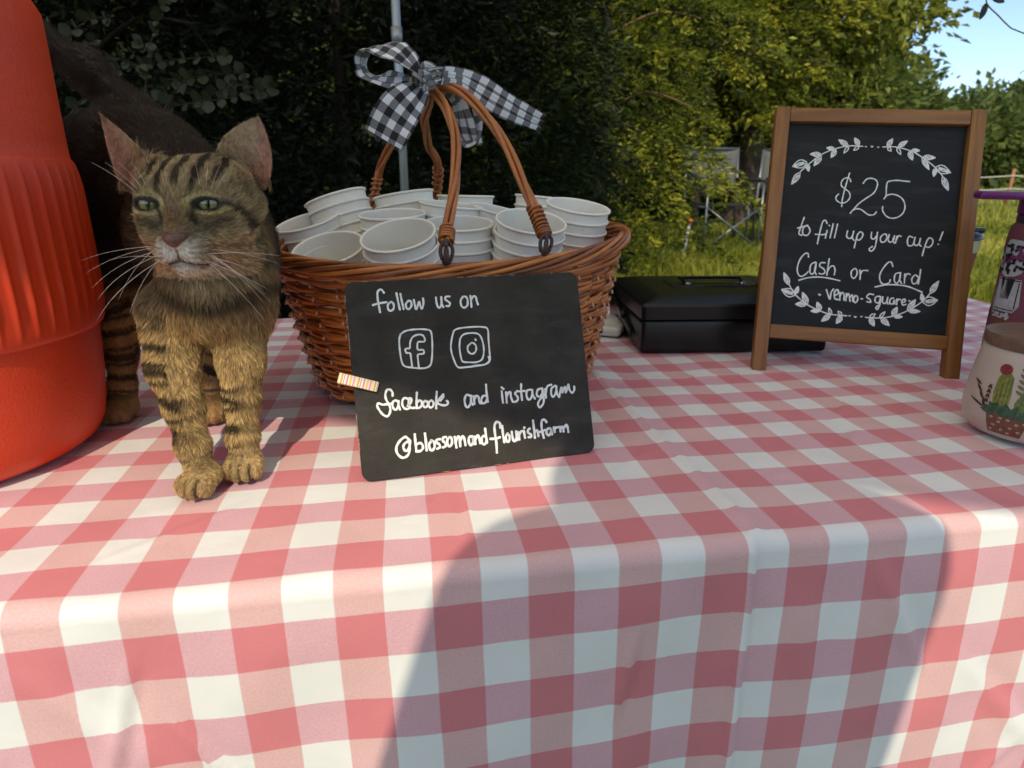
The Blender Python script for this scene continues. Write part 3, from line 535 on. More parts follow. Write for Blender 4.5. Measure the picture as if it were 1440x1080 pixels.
MB().box((CW * .51, CD * .52, .0768), (.135, .058, .0014)).build('handle_recess', m_blkm, cashbox, bevel=.0005)
hx0, hx1, hy = CW * .51 - .042, CW * .51 + .042, CD * .50
h = MB().tube(spline([(hx0, hy - .012, .0795), (hx0 - .004, hy + .012, .083), (hx0 + .006, hy + .02, .0835), (hx1 - .006, hy + .02, .0835), (hx1 + .004, hy + .012, .083), (hx1, hy - .012, .0795)], 6), .0024, 10).build('handle', M('black_chrome', (.05, .05, .055), .18, .9), cashbox)
for x in (hx0, hx1): MB().tube([(x, hy - .012, .076), (x, hy - .012, .0815)], .0042, 12).build('hinge_post', M('hinge_metal', (.25, .25, .26), .2, .9), cashbox)
MB().box((CW * .40, CD * .22, .0757), (.075, .003, .0008), Matrix.Rotation(math.radians(11), 3, 'X')).build('embossed_strip', M('worn_print', (.03, .03, .032), .4), cashbox)
for z in (.0672, .0474): pass
# folding lid stay and clasp on its left side
MB().bar((-.004, .20, .052), (-.004, .05, .018), .004, .008).build('side_stay', m_blkm, cashbox, bevel=.001)
MB().tube([(-.002, .19, .05), (-.012, .19, .05)], .007, 12).build('stay_knob', m_blkm, cashbox)
MB().tube([(-.002, .10, .034), (-.009, .10, .034)], .006, 12).build('stay_knob', m_blkm, cashbox)

dev = thing('card_reader', 'small white rounded card reader lying between the basket and cash box', 'card reader', on_table(855, 463, TZ), math.radians(68))
MB().box((0, 0, .0075), (.105, .062, .014)).build('body', M('white_gloss_plastic', (.70, .68, .63), .3), dev, bevel=.0062, seg=5)
MB().box((-.0535, .0, .0075), (.001, .009, .0032)).build('port', M('port_black', (.01, .01, .01), .5), dev, bevel=.0003)
MB().box((0, 0, .0151), (.07, .04, .0005)).build('top_plate', M('grey_white_plastic', (.62, .60, .57), .45), dev, bevel=.0002)

# ------------------------------------------------------------------ canister with cactus print
m_cer = M('cream_ceramic', (.50, .43, .37), .32, noise=(16, .10), bump=(30, .06, .001))
can = thing('canister', 'cream ceramic canister with a wooden lid and a painted cactus pot', 'canister', (.497, .572, TZ))
MB().lathe([(0, .001), (.042, .001), (.050, .0035), (.0545, .009), (.0565, .018), (.0568, .028), (.0555, .045), (.0535, .062), (.0512, .076), (.0498, .083), (.0485, .0845), (.046, .0845)], 96).build('jar', m_cer, can, sharp=60)
m_walnut = wood(bpy.data.materials.new('lid_wood'), (.19, .115, .075), (.12, .07, .045), axis=0, rough=.45)
MB().lathe([(0, .0848), (.0495, .0848), (.0510, .0856), (.0514, .088), (.0514, .0945), (.0505, .0962), (.048, .0966), (0, .0966)], 96).build('lid', m_walnut, can, sharp=35)
def can_r(z): return float(np.interp(z, [0, .009, .018, .028, .045, .062, .076, .083], [.05, .0545, .0565, .0568, .0555, .0535, .0512, .0498]))
CA0 = math.atan2(-.572, -.497)             # direction from the canister to the lens
def can_wrap(pts2, off=.00025):
    """pts2: (x mm to the right, z mm up) on the jar front, wrapped on its surface"""
    out = []
    for x, z in pts2:
        z = z * .001; r_ = can_r(z) + off; a = CA0 + (x * 1.35 - 22) * .001 / .055
        out.append((r_ * math.cos(a), r_ * math.sin(a), z))
    return out
def decal(name, polys, mat, off=.00025, parent=None):
    mb = MB()
    for P in polys:
        cx_ = sum(p[0] for p in P) / len(P); cz_ = sum(p[1] for p in P) / len(P)
        P2 = []
        for i in range(len(P)):
            a, b_ = P[i], P[(i + 1) % len(P)]; k = max(1, int(math.hypot(a[0] - b_[0], a[1] - b_[1]) / 2.5))
            P2 += [(a[0] + (b_[0] - a[0]) * t / k, a[1] + (b_[1] - a[1]) * t / k) for t in range(k)]
        rings_ = 4; v = []
        for j in range(rings_):
            s = 1 - j / rings_; v += [(cx_ + (x - cx_) * s, cz_ + (z - cz_) * s) for x, z in P2]
        v.append((cx_, cz_)); K = len(P2)
        f = [(j * K + i, j * K + (i + 1) % K, (j + 1) * K + (i + 1) % K, (j + 1) * K + i) for j in range(rings_ - 1) for i in range(K)] + [((rings_ - 1) * K + i, (rings_ - 1) * K + (i + 1) % K, rings_ * K) for i in range(K)]
        mb.add(can_wrap(v, off), f); off += 1e-5
    return mb.build(name, mat, parent, smooth=True)
g1 = M('painted_yellow_green', (.20, .22, .045), .4, noise=(300, .35)); g2 = M('painted_deep_green', (.035, .09, .05), .4, noise=(300, .4)); g3 = M('painted_bright_green', (.10, .17, .035), .4, noise=(300, .4))
p_brown = M('painted_brown', (.16, .065, .035), .4, noise=(300, .25)); p_red = M('painted_dark_red', (.22, .03, .035), .4, noise=(500, .5)); p_dk = M('painted_umber', (.07, .028, .02), .4); p_cream = M('painted_cream', (.6, .45, .38), .4); p_ol = M('painted_olive', (.15, .13, .05), .4)
def leafp(x, z, ang, L_, w):
    a = math.radians(ang); d = (math.cos(a), math.sin(a)); q = (-d[1], d[0])
    return [(x + d[0] * L_ * t + q[0] * w * s, z + d[1] * L_ * t + q[1] * w * s) for t, s in ((0, 0), (.25, .42), (.5, .5), (.78, .32), (1, 0), (.78, -.32), (.5, -.5), (.25, -.42))]
def ell(x, z, rx, rz_, k=14): return [(x + rx * math.cos(2 * pi * i / k), z + rz_ * math.sin(2 * pi * i / k)) for i in range(k)]
X0 = -8.0
decal('painted_pot', [[(X0 - 1, 26.5), (X0 + 24, 26.5), (X0 + 21, 8.5), (X0 + 1.5, 8.5)]], p_brown, .0002, can)
decal('painted_dots', [ell(X0 + x, z, 1.0, 1.0) for x, z in ((3, 23), (8, 20), (13, 23.5), (18, 21), (5, 16), (10, 13), (15, 16.5), (19.5, 14), (3.5, 11.5), (14, 11), (8.5, 23.8), (22, 23))], p_cream, .00035, can)
decal('painted_dots', [ell(X0 + x, z, .5, .5, 8) for x, z in ((3, 23), (8, 20), (13, 23.5), (18, 21), (5, 16), (10, 13), (15, 16.5), (19.5, 14), (3.5, 11.5), (14, 11), (8.5, 23.8), (22, 23))], p_brown, .0006, can)
decal('painted_cactus', [[(X0 + 2, 30), (X0 + 0, 45), (X0 + .5, 60), (X0 + 3, 65), (X0 + 7, 66), (X0 + 10, 62), (X0 + 11, 48), (X0 + 11, 30)]], g1, .0003, can)
decal('painted_cactus', [[(X0 + 15, 28), (X0 + 14, 40), (X0 + 17, 51), (X0 + 23, 54), (X0 + 29, 50), (X0 + 32, 38), (X0 + 30, 28)]], g3, .0003, can)
mb = MB()
for x0_, x1_, z0_, z1_ in ((2.5, 2.5, 32, 62), (5, 4.6, 31, 64), (7.5, 7.4, 31, 64.5), (9.6, 9.4, 32, 62), (17, 18, 29, 49), (20, 21, 28, 52), (24, 24.5, 28, 53), (28, 27, 29, 50)):
    P = can_wrap([(X0 + x0_ + (x1_ - x0_) * t / 8, z0_ + (z1_ - z0_) * t / 8) for t in range(9)], .0004); mb.tube(P, .00018, 4)
mb.build('painted_ribs', g2, can)
decal('painted_flower', [ell(X0 + 3.5, 68, 4.2, 5)], p_red, .0005, can); decal('painted_flower', [ell(X0 + 27, 55, 2.4, 2.6)], p_red, .0005, can)
decal('painted_succulent', [leafp(X0 + 5, 27, a, 11, 5) for a in (150, 120, 95, 60, 30, 10, 175)] + [leafp(X0 + 13, 27, a, 12, 5) for a in (140, 110, 70, 35, 5)] + [leafp(X0 + 23, 27, a, 9, 4) for a in (150, 110, 60, 25)], g2, .0004, can)
decal('painted_sprig', [leafp(X0 + 17.2, 48 + 5 * k, 90 + s * 48, 6, 2.8) for k in range(5) for s in (-1, 1)] + [[(X0 + 16.9, 30), (X0 + 17.5, 30), (X0 + 17.5, 74), (X0 + 17, 74)]], p_ol, .00045, can)
decal('painted_twig', [leafp(X0 - 4 - 2 * k, 30 + 6 * k, 100 + 18 * k, 9, 2.4) for k in range(4)] + [leafp(X0 - 3 + s * 1.5, 34 + 4.5 * k, 90 + s * 30, 5, 1.8) for k in range(4) for s in (-1, 1)] + [leafp(X0 - 2, 29, 160, 17, 2.2)], p_dk, .00045, can)

# ------------------------------------------------------------------ stickered bottle behind the canister, pink cup behind the sign
m_pink = M('rose_pink_powder_coat', (.15, .045, .065), .4, spec=.4, noise=(20, .08), bump=(700, .1, .0003)); m_purple = M('purple_plastic', (.13, .012, .12), .32)
m_band = M('dark_band', (.035, .025, .04), .35)
bot = thing('sticker_bottle', 'tall rose pink bottle covered in stickers with a purple carry lid', 'bottle', (.5885, .700, TZ))
BR = .047
MB().lathe([(0, 0), (.042, 0), (.046, .004), (BR, .012), (BR, .17), (.0455, .181), (.042, .186)], 96).build('body', m_pink, bot, sharp=50)
MB().lathe([(.042, .184), (.0425, .186), (.0425, .194), (.041, .195)], 64).build('neck_band', m_band, bot, sharp=40)
MB().lathe([(.040, .194), (.0435, .1955), (.0435, .210), (.040, .2135), (.02, .216), (0, .2165)], 64).build('lid', m_purple, bot, sharp=40)
d_ = Vector((-.93, .37, 0)); q_ = Vector((-.37, -.93, 0))
MB().bar(d_ * .085 + Vector((0, 0, .2145)) - d_ * 0, Vector((.03, -.01, .2125)), .030, .0085).build('carry_handle', m_purple, bot, bevel=.003)
MB().bar(d_ * .01 + Vector((0, 0, .221)), d_ * -.02 + Vector((0, 0, .221)), .02, .007).build('spout_cap', m_purple, bot, bevel=.002)
BA = math.atan2(-.70, -.5885)
def on_bottle(name, polys, mat, off=.0003):
    mb = MB()
    for P in polys:
        P2 = []
        for i in range(len(P)):
            a, b_ = P[i], P[(i + 1) % len(P)]; k = max(1, int(math.hypot(a[0] - b_[0], a[1] - b_[1]) / 3))
            P2 += [(a[0] + (b_[0] - a[0]) * t / k, a[1] + (b_[1] - a[1]) * t / k) for t in range(k)]
        cx_ = sum(p[0] for p in P2) / len(P2); cz_ = sum(p[1] for p in P2) / len(P2); K = len(P2); v = []
        for j in range(4): s = 1 - j / 4; v += [(cx_ + (x - cx_) * s, cz_ + (z - cz_) * s) for x, z in P2]
        v.append((cx_, cz_))
        w_ = [((BR + off) * math.cos(BA + (x - 40) * .001 / BR), (BR + off) * math.sin(BA + (x - 40) * .001 / BR), z * .001) for x, z in v]
        mb.add(w_, [(j * K + i, j * K + (i + 1) % K, (j + 1) * K + (i + 1) % K, (j + 1) * K + i) for j in range(3) for i in range(K)] + [(3 * K + i, 3 * K + (i + 1) % K, 4 * K) for i in range(K)]); off += .00001
    return mb.build(name, mat, bot)
s_w = M('sticker_grey_white', (.36, .38, .40), .35, noise=(200, .15)); s_k = M('sticker_black', (.012, .011, .014), .4); s_p = M('sticker_plum', (.16, .03, .10), .4); s_b = M('sticker_brown', (.16, .055, .035), .4); s_t = M('sticker_tan', (.35, .27, .18), .4, noise=(300, .5))
rr_ = random.Random(5)
blob = lambda x, z, rx, rz_, j, k=22: [(x + rx * (1 + rr_.uniform(-j, j)) * math.cos(2 * pi * i / k), z + rz_ * (1 + rr_.uniform(-j, j)) * math.sin(2 * pi * i / k)) for i in range(k)]
on_bottle('sticker', [blob(-2, 150, 22, 20, .06), [(-16, 128), (16, 128), (19, 100), (14, 92), (-15, 92), (-19, 100)]], s_w)
on_bottle('sticker_flowers', [blob(rr_.uniform(-20, 16), rr_.uniform(134, 164), rr_.uniform(1.5, 3.4), rr_.uniform(1.5, 3.4), .35, 9) for _ in range(46)], s_k, .0005)
on_bottle('sticker_flowers', [blob(rr_.uniform(-18, 14), rr_.uniform(138, 164), 2.6, 2.6, .3, 8) for _ in range(12)], s_p, .0011)
on_bottle('sticker_stems', [[(-1.2 + x * .5, 128), (x, 128), (x * .6 + .3, 106), (x * .6 - .4, 106)] for x in (-9, -6, -3, 0, 3, 6, 9)], s_k, .0006)
on_bottle('sticker_outline', [[(-17 + .7, 126), (-16, 127.2), (16, 127.2), (16, 126)], [(-14, 94), (14, 94), (14, 95), (-14, 95)], [(-15.5, 96), (-14.5, 96), (-14.5, 125), (-15.5, 125)], [(14, 96), (15, 96), (15, 125), (14, 125)]], s_k, .0007)
on_bottle('sticker', [[(-14, 86), (14, 86), (10, 74), (4, 69), (-4, 69), (-10, 74)], blob(16, 80, 5, 5, .05)], s_b, .0005)
on_bottle('sticker_flowers', [blob(rr_.uniform(-14, 12), rr_.uniform(85, 91), 2.2, 1.7, .4, 8) for _ in range(16)], s_w, .0008)
on_bottle('sticker', [blob(-30, 82, 9, 12, .04)], s_k, .0004)
on_bottle('sticker', [blob(2, 50, 27, 20, .01, 40)], s_k, .0006); on_bottle('sticker', [blob(2, 50, 24.5, 17.5, .01, 40)], s_t, .0008)
on_bottle('sticker_picture', [blob(rr_.uniform(-16, 20), rr_.uniform(40, 62), rr_.uniform(2, 5), rr_.uniform(1.5, 3.5), .35, 9) for _ in range(14)], M('sticker_moss', (.06, .07, .03), .4), .0011)
on_bottle('sticker', [blob(-33, 56, 6, 9, .1)], M('sticker_navy', (.02, .02, .06), .4), .0004)

cupb = thing('travel_cup', 'plum pink tapered travel cup with a black lid behind the sign', 'travel cup', (.641, .965, TZ))
m_plum = M('plum_metallic', (.20, .018, .07), .3, .35)
MB().lathe([(0, 0), (.029, 0), (.031, .004), (.036, .06), (.0415, .128)], 64).build('body', m_plum, cupb, sharp=50)
MB().lathe([(.0415, .128), (.0424, .1285), (.0432, .1455), (.0425, .1460)], 64).build('steel_rim', M('brushed_steel', (.55, .55, .52), .3, .8), cupb, sharp=50)
MB().lathe([(.0432, .146), (.0455, .147), (.0455, .151), (.043, .154), (.038, .157), (.02, .1575), (0, .1575)], 64).build('lid', m_blkm, cupb, sharp=40)
MB().box((.034, -.010, .158), (.020, .014, .008)).build('lid_slider', m_blkm, cupb, bevel=.002)

# ------------------------------------------------------------------ wicker basket
def wick(name, c1, c2):
    m = bpy.data.materials.new(name); m.use_nodes = True
    n, l = nt(m); b = n['Principled BSDF']; tc = n.new('ShaderNodeTexCoord'); z = n.new('ShaderNodeTexNoise'); z.inputs['Scale'].default_value = 38; z.inputs['Detail'].default_value = 6
    l.new(tc.outputs['Object'], z.inputs['Vector']); oi = n.new('ShaderNodeObjectInfo')
    a = math_n(m, 'ADD', math_n(m, 'MULTIPLY', z.outputs[0], 1.6), math_n(m, 'MULTIPLY', oi.outputs['Random'], .5)); a = math_n(m, 'SUBTRACT', a, .55)
    l.new(mix_n(m, a, c1, c2), b.inputs['Base Color']); b.inputs['Roughness'].default_value = .38; b.inputs['Coat Weight'].default_value = .25; b.inputs['Coat Roughness'].default_value = .3
    z2 = n.new('ShaderNodeTexNoise'); z2.inputs['Scale'].default_value = 260; l.new(tc.outputs['Object'], z2.inputs['Vector'])
    bp = n.new('ShaderNodeBump'); bp.inputs['Strength'].default_value = .35; bp.inputs['Distance'].default_value = .0006; l.new(z2.outputs[0], bp.inputs['Height']); l.new(bp.outputs[0], b.inputs['Normal'])
    return m
m_wick = wick('varnished_willow', (.34, .085, .013), (.62, .225, .048)); m_wickd = wick('dark_willow', (.15, .040, .010), (.30, .09, .020))
m_tip = M('cut_willow_tips', (.62, .36, .16), .6); m_leather = M('dark_leather', (.045, .018, .014), .5)
m_hand = wick('handle_willow', (.22, .055, .011), (.46, .15, .032))
BC = Vector((-.069, .757, TZ)); BY = math.radians(12.9); AR, BR_ = .194, .172; AB, BB = .158, .142
basket = thing('wicker_basket', 'brown woven wicker basket full of paper cups with two twisted handles', 'basket', BC, BY)
def zr(th): return .1555 + .012 * abs(math.cos(th)) ** 2.2 + .0075 * math.cos(th)
def wall(th, t, off=0):
    t = max(t, 0); e = t ** .75; a = AB + (AR - AB) * e + off; b_ = BB + (BR_ - BB) * e + off
    if t > .9: a += .004 * (t - .9) * 10; b_ += .004 * (t - .9) * 10
    return Vector((a * math.cos(th), b_ * math.sin(th), .004 + (zr(th) - .004) * t))
NS = 34; NRW = 20; br = random.Random(2)
for i in range(NS):
    th = 2 * pi * (i + .5) / NS
    MB().tube([wall(th, t / 8) for t in range(9)], .0026, 6).build('stake', m_wickd, basket)
tips = MB()
for k in range(NRW):
    t0 = .03 + .83 * k / (NRW - 1); pts = []; ph = [br.uniform(0, 6) for _ in range(4)]
    n_ = NS * 8
    for j in range(n_):
        th = 2 * pi * j / n_
        w = math.cos(NS / 2 * th + pi * k)
        tt = t0 + .008 * math.sin(2 * th + ph[0]) + .006 * math.sin(5 * th + ph[1]) + .004 * math.sin(11 * th + ph[2])
        pts.append(wall(th, tt, .0033 * w + .0006 * math.sin(9 * th + ph[3])))
    MB().loop(pts, .0027 + br.uniform(-.0004, .0004), 7).build('weaver', m_wick, basket)
    # second thinner rod paired with it, so that the weave reads as bundles
    pts = []
    for j in range(n_):
        th = 2 * pi * j / n_
        w = math.cos(NS / 2 * th + pi * k); tt = t0 + .021 + .008 * math.sin(2 * th + ph[0]) + .008 * math.sin(7 * th + ph[2])
        pts.append(wall(th, min(tt, .9), .0026 * w))
    MB().loop(pts, .0020, 6).build('weaver', m_wickd if k % 3 == 0 else m_wick, basket)
    for i in range(NS):
        th = 2 * pi * (i + .5) / NS
        if math.cos(NS / 2 * th + pi * k + .6) > .0 and br.random() < .75:
            p = wall(th + .012, t0 - .004, .005); q = wall(th + .016 + br.uniform(-.004, .004), t0 - .030, .0065 + br.uniform(0, .001)); tips.tube([p, q], .0014, 6)
tag(tips.build('cut_tips', m_tip, basket), kind='stuff')
for k in range(7):        # the rim: long rods that wind over each other
    pts = []
    ph = 2 * pi * k / 7
    for j in range(240):
        th = 2 * pi * j / 240; c = wall(th, 1.0, .002); ang = ph + 5 * th
        out = Vector((math.cos(th), math.sin(th) * 1.15, 0)).normalized()
        pts.append(c + out * .0046 * math.cos(ang) + Vector((0, 0, -.003 + .0062 * math.sin(ang))))
    MB().loop(pts, .0024, 7).build('rim_rod', m_wick if k % 2 else m_wickd, basket)
for k in range(4):        # near-level bands just under the rim
    pts = []
    for j in range(240):
        th = 2 * pi * j / 240; tt = .885 + .028 * k + .012 * math.sin(3 * th + k * 1.7)
        pts.append(wall(th, tt, .0052 + .0018 * math.sin(6 * th + k * 2)))
    MB().loop(pts, .0025, 7).build('rim_band', m_wick, basket)
mb = MB(); mb.v = [(0, 0, .004)] + [tuple(wall(2 * pi * j / 96, .02)) for j in range(96)]; mb.f = [(0, 1 + j, 1 + (j + 1) % 96) for j in range(96)]
mb.build('base', m_wickd, basket)
BINV = (Matrix.Translation(BC) @ Matrix.Rotation(BY, 4, 'Z')).inverted()
def rope(path, name, r=.0026, hr=.0031, strands=3, twist=.085, parent=basket):
    P = spline(path, 14); L_ = 0; out = [[] for _ in range(strands)]
    t = (P[1] - P[0]).normalized(); x = t.orthogonal().normalized()
    for i, p in enumerate(P):
        t = (P[min(i + 1, len(P) - 1)] - P[max(i - 1, 0)]).normalized(); x = (x - t * x.dot(t)).normalized(); y = t.cross(x)
        if i: L_ += (P[i] - P[i - 1]).length
        for k in range(strands):
            a = 2 * pi * (k / strands + L_ / (twist * 3.2)); out[k].append(BINV @ (p + (x * math.cos(a) + y * math.sin(a)) * hr))
    hd = bpy.data.objects.new(name, None); COL.objects.link(hd); hd.parent = parent
    for k in range(strands): MB().tube(out[k], r, 8).build('strand', m_hand, hd)
    return hd, P
rimw = lambda th, dz=0: (Matrix.Translation(BC) @ Matrix.Rotation(BY, 4, 'Z')) @ (wall(th, 1.0) + Vector((0, 0, dz)))
hf, PF = rope([at(627, 341, .588), at(633, 296, .618), at(641, 245, .648), at(640, 195, .672), at(628, 152, .692), at(610, 128, .705), at(617, 121, .712), at(650, 131, .705), at(688, 168, .690), at(718, 218, .668), at(745, 278, .640), at(766, 331, .612)], 'handle')
rl = rimw(math.radians(118), .004); rr2 = rimw(math.radians(92), .004)
hb, PB = rope([rl, at(531, 250, .90), at(541, 222, .88), at(556, 190, .85), at(580, 145, .78), at(600, 128, .735), at(603, 140, .74), at(597, 172, .79), at(603, 205, .84), at(616, 240, .88), rr2], 'handle')
def wrap(P, i0, i1, par, turns=6):
    c = []; seg = P[i0:i1 + 1]; N = 120
    L_ = len(seg) - 1; x = None
    for i in range(N):
        u = i / (N - 1) * L_; k = min(int(u), L_ - 1); p = seg[k].lerp(seg[k + 1], u - k); t = (seg[k + 1] - seg[k]).normalized()
        x = t.orthogonal().normalized() if x is None else (x - t * x.dot(t)).normalized(); y = t.cross(x); a = 2 * pi * turns * i / (N - 1)
        c.append(BINV @ (p + (x * math.cos(a) + y * math.sin(a)) * .0064))
    MB().tube(c, .0014, 7).build('wrapping', m_hand, par)
wrap(PF, 1, 7, hf, 5); wrap(PF, len(PF) - 12, len(PF) - 1, hf, 8)
wrap(PB, 6, 14, hb); wrap(PB, len(PB) - 16, len(PB) - 8, hb)
def leather(p, q, par):
    p, q = BINV @ p, BINV @ q; d = (q - p); s = Vector((1, .1, 0)) * .0055; f = Vector((0, -1, 0)) * .003
    for sg, m in ((1, .45), (-.8, .55)):
        MB().loop(spline([p + f, p + d * .35 + s * sg * 1.1 + f, p + d * .8 + s * sg * .8 + f, q + f, p + d * .8 - s * sg * .2 + f * 2, p + d * .35 - s * sg * .1 + f * 2], 5, True), .0017, 7).build('leather_loop', m_leather, par)
leather(at(626, 337, .583), at(627, 371, .578), hf); leather(at(767, 327, .600), at(764, 358, .596), hf)

# ------------------------------------------------------------------ paper cups in stacks
m_cup = M('cream_white_paper', (.82, .80, .71), .5, spec=.35, noise=(40, .03), var=.035)
CH = .104; CRR = .0385
prof_o = [(0, .006), (.0262, .006), (.0264, 0), (.0275, .0), (.0280, .001), (.0372, CH - .0045)]
rim_p = [(CRR - .0008 + .0015 * math.cos(t), CH - .0019 + .0016 * math.sin(t)) for t in [math.radians(a) for a in (-130, -95, -60, -25, 10, 45, 80, 115, 150, 180)]]
prof_i = [(.0364, CH - .005), (.0266, .008), (0, .008)]
cup_me = None
cup_group = 'white paper cups stacked in the wicker basket'
stacks = [ # px, py, distance along the lens axis, lean sideways, lean to the lens, words
    (462, 347, .672, -.10, .38, 'the half hidden front left stack against the basket rim beside the cat'),
    (560, 328, .640, -.11, .37, 'the front stack left of the handle whose wide mouth tips forward'),
    (430, 309, .758, -.22, .22, 'the leftmost stack that leans out over the left end of the basket'),
    (471, 276, .790, -.32, -.10, 'the tall rear left stack that leans left and shows only its sides'),
    (551, 299, .735, -.02, .10, 'the middle stack right behind the tipped front cups'),
    (566, 272, .815, -.16, -.08, 'the rear stack between the two back handle legs'),
    (634, 286, .775, .11, .03, 'the rear middle stack just left of the straight handle leg'),
    (655, 274, .860, .02, -.03, 'the far back stack whose rim shows above the middle cups'),
    (646, 312, .700, .02, .14, 'the front stack right behind the straight front handle leg'),
    (705, 295, .790, .24, .06, 'the small tilted stack wedged behind the front right cups'),
    (747, 309, .685, .12, .27, 'the front right stack crossed by the wrapped handle end'),
    (814, 288, .750, .14, .17, 'the rightmost stack against the high right rim of the basket'),
    (765, 276, .860, .10, -.04, 'the stack half hidden behind the right hand stacks'),
]
lev = ['topmost', 'second', 'third', 'fourth', 'fifth', 'sixth', 'seventh', 'eighth', 'ninth', 'tenth']
cP, sP = math.cos(PITCH), math.sin(PITCH)
for (px, py, D, lx, ly, words) in stacks:
    U = (540 - py) / FPX * D; X = (px - 720) / FPX * D
    rc = Vector((X, D * cP + U * sP, CAM_H + U * cP - D * sP))
    ax = Vector((lx, -ly, 1)).normalized()
    T = (rc.z - .022) / ax.z; nc = max(1, int((T - CH) / .0125) + 1)
    Rm = ax.to_track_quat('Z', 'Y').to_matrix().to_4x4()
    for k in range(nc):
        lab = '%s cup of %s' % (lev[k], words) if k else 'topmost cup of %s' % words
        if cup_me is None:
            mb = MB().lathe(prof_o + rim_p + prof_i, 56); mb.bar((.0276, 0, .002), (.0371, 0, CH - .005), .0016, .0005, (1, 0, 0))
            c = mb.build('paper_cup', m_cup, None, sharp=60); cup_me = c.data
        else:
            c = bpy.data.objects.new('paper_cup', cup_me); COL.objects.link(c)
        jit = Vector((random.uniform(-.0006, .0006), random.uniform(-.0006, .0006), 0))
        c.matrix_world = Matrix.Translation(rc - ax * (CH + .0125 * k) + jit) @ Rm @ Matrix.Rotation(random.uniform(0, 6), 4, 'Z') @ Matrix.Diagonal((random.uniform(.985, 1.01), random.uniform(.985, 1.01), 1, 1))
        lw = lab.split(); tag(c, ' '.join(lw[:16]), 'paper cup', cup_group)

# ------------------------------------------------------------------ black and white gingham bow
m_rib = bpy.data.materials.new('black_white_gingham'); m_rib.use_nodes = True
n, l = nt(m_rib); b = n['Principled BSDF']; a_ = n.new('ShaderNodeAttribute'); a_.attribute_name = 'cuv'; sx = n.new('ShaderNodeSeparateXYZ'); l.new(a_.outputs['Vector'], sx.inputs[0])
def rck(inp, size, off):
    a = math_n(m_rib, 'FRACT', math_n(m_rib, 'DIVIDE', math_n(m_rib, 'ADD', inp, off), size * 2)); return math_n(m_rib, 'GREATER_THAN', a, .5)
r1 = rck(sx.outputs[0], .0082, 1.0); r2 = rck(sx.outputs[1], .0082, 1.0041)
th_ = n.new('ShaderNodeTexNoise'); th_.inputs['Scale'].default_value = 900; l.new(a_.outputs['Vector'], th_.inputs['Vector'])
hf_ = math_n(m_rib, 'MINIMUM', math_n(m_rib, 'ADD', r1, r2), 1); fl_ = math_n(m_rib, 'MULTIPLY', r1, r2)
gy = mix_n(m_rib, th_.outputs[0], (.02, .02, .024), (.34, .34, .36))
l.new(mix_n(m_rib, fl_, mix_n(m_rib, hf_, (.68, .70, .72), gy), (.008, .008, .010)), b.inputs['Base Color']); b.inputs['Roughness'].default_value = .8; b.inputs['Sheen Weight'].default_value = .1
bow = thing('bow', 'black and white gingham ribbon bow tied at the top of the basket handles', 'bow', at(600, 118, .70))
BO = Vector(bow.location)
def strip(name, cen, wid, width, nw=10, curl=0, frayed=False):
    """cen: centre points, wid: width direction per point (scaled by width list)"""
    C = spline(cen, 8); Wd = spline(wid, 8); wl = spline([(w, 0, 0) for w in width], 8)
    N = len(C); S = [0]
    for i in range(1, N): S.append(S[-1] + (C[i] - C[i - 1]).length)
    v = []; uv = []
    for i in range(N):
        d = (C[min(i + 1, N - 1)] - C[max(i - 1, 0)]).normalized(); w = Wd[i].normalized(); w = (w - d * w.dot(d)).normalized(); nn = d.cross(w)
        for j in range(nw + 1):
            s = j / nw - .5; k = wl[i].x
            wob = .0022 * math.sin(S[i] * 95 + s * 5) * (.4 + abs(s)) + curl * (s * s) * k
            # bunched strips fold in pleats instead of shrinking
            v.append(C[i] + w * s * k + nn * (wob + .35 * max(0, .045 - k) * math.sin(s * 18) * .35) - BO); uv.append((S[i], s * .047, 0))
    f = [(i * (nw + 1) + j, i * (nw + 1) + j + 1, (i + 1) * (nw + 1) + j + 1, (i + 1) * (nw + 1) + j) for i in range(N - 1) for j in range(nw)]
    o = nmesh(name, v, f, m_rib, bow, True, {'cuv': ('POINT', 'FLOAT_VECTOR', uv)})
    if frayed:
        mb = MB(); e = v[-(nw + 1):]; d = (C[-1] - C[-3]).normalized()
        for t in range(36):
            u = t / 35 * nw; k = min(int(u), nw - 1); p = Vector(e[k]).lerp(Vector(e[k + 1]), u - k); q = p + d * random.uniform(.002, .005) + Vector((random.uniform(-.001, .001), 0, random.uniform(-.001, .001))); mb.tube([p, q], .00022, 4, False)
        for t in range(0, N - 2, 1):      # loose selvedge threads
            for jj in (0, nw):
                if random.random() < .6:
                    p = Vector(v[t * (nw + 1) + jj]); s_ = -1 if jj == 0 else 1; mb.tube([p, p + Wd[t].normalized() * s_ * random.uniform(.0008, .002)], .0002, 4, False)
        tag(mb.build('fringe', M('ribbon_threads', (.12, .12, .13), .9), o), kind='stuff')
    return o
KN = at(597, 112, .695)
strip('ribbon_loop', [KN, at(578, 88, .69), at(556, 70, .69), at(534, 65, .70), at(514, 74, .708), at(509, 90, .71), at(517, 103, .708), at(534, 109, .70), at(565, 114, .695), at(594, 113, .694)],
      [(.1, .7, .6), (.1, .75, .7), (.0, .8, .6), (.05, .9, .35), (.15, .95, .15), (.15, .95, .05), (.1, .9, .25), (.1, .85, .4), (.1, .8, .5), (.2, .8, .5)], [.016, .030, .038, .036, .034, .034, .036, .036, .026, .014])
strip('ribbon_tail', [KN + Vector((0, -.004, -.003)), at(583, 130, .684), at(565, 150, .678), at(551, 172, .676), at(540, 196, .678)],
      [(.6, .2, .6), (.75, .2, -.35), (.8, .15, -.45), (.85, .1, -.42), (.85, .05, -.30)], [.014, .030, .040, .042, .042], frayed=True)
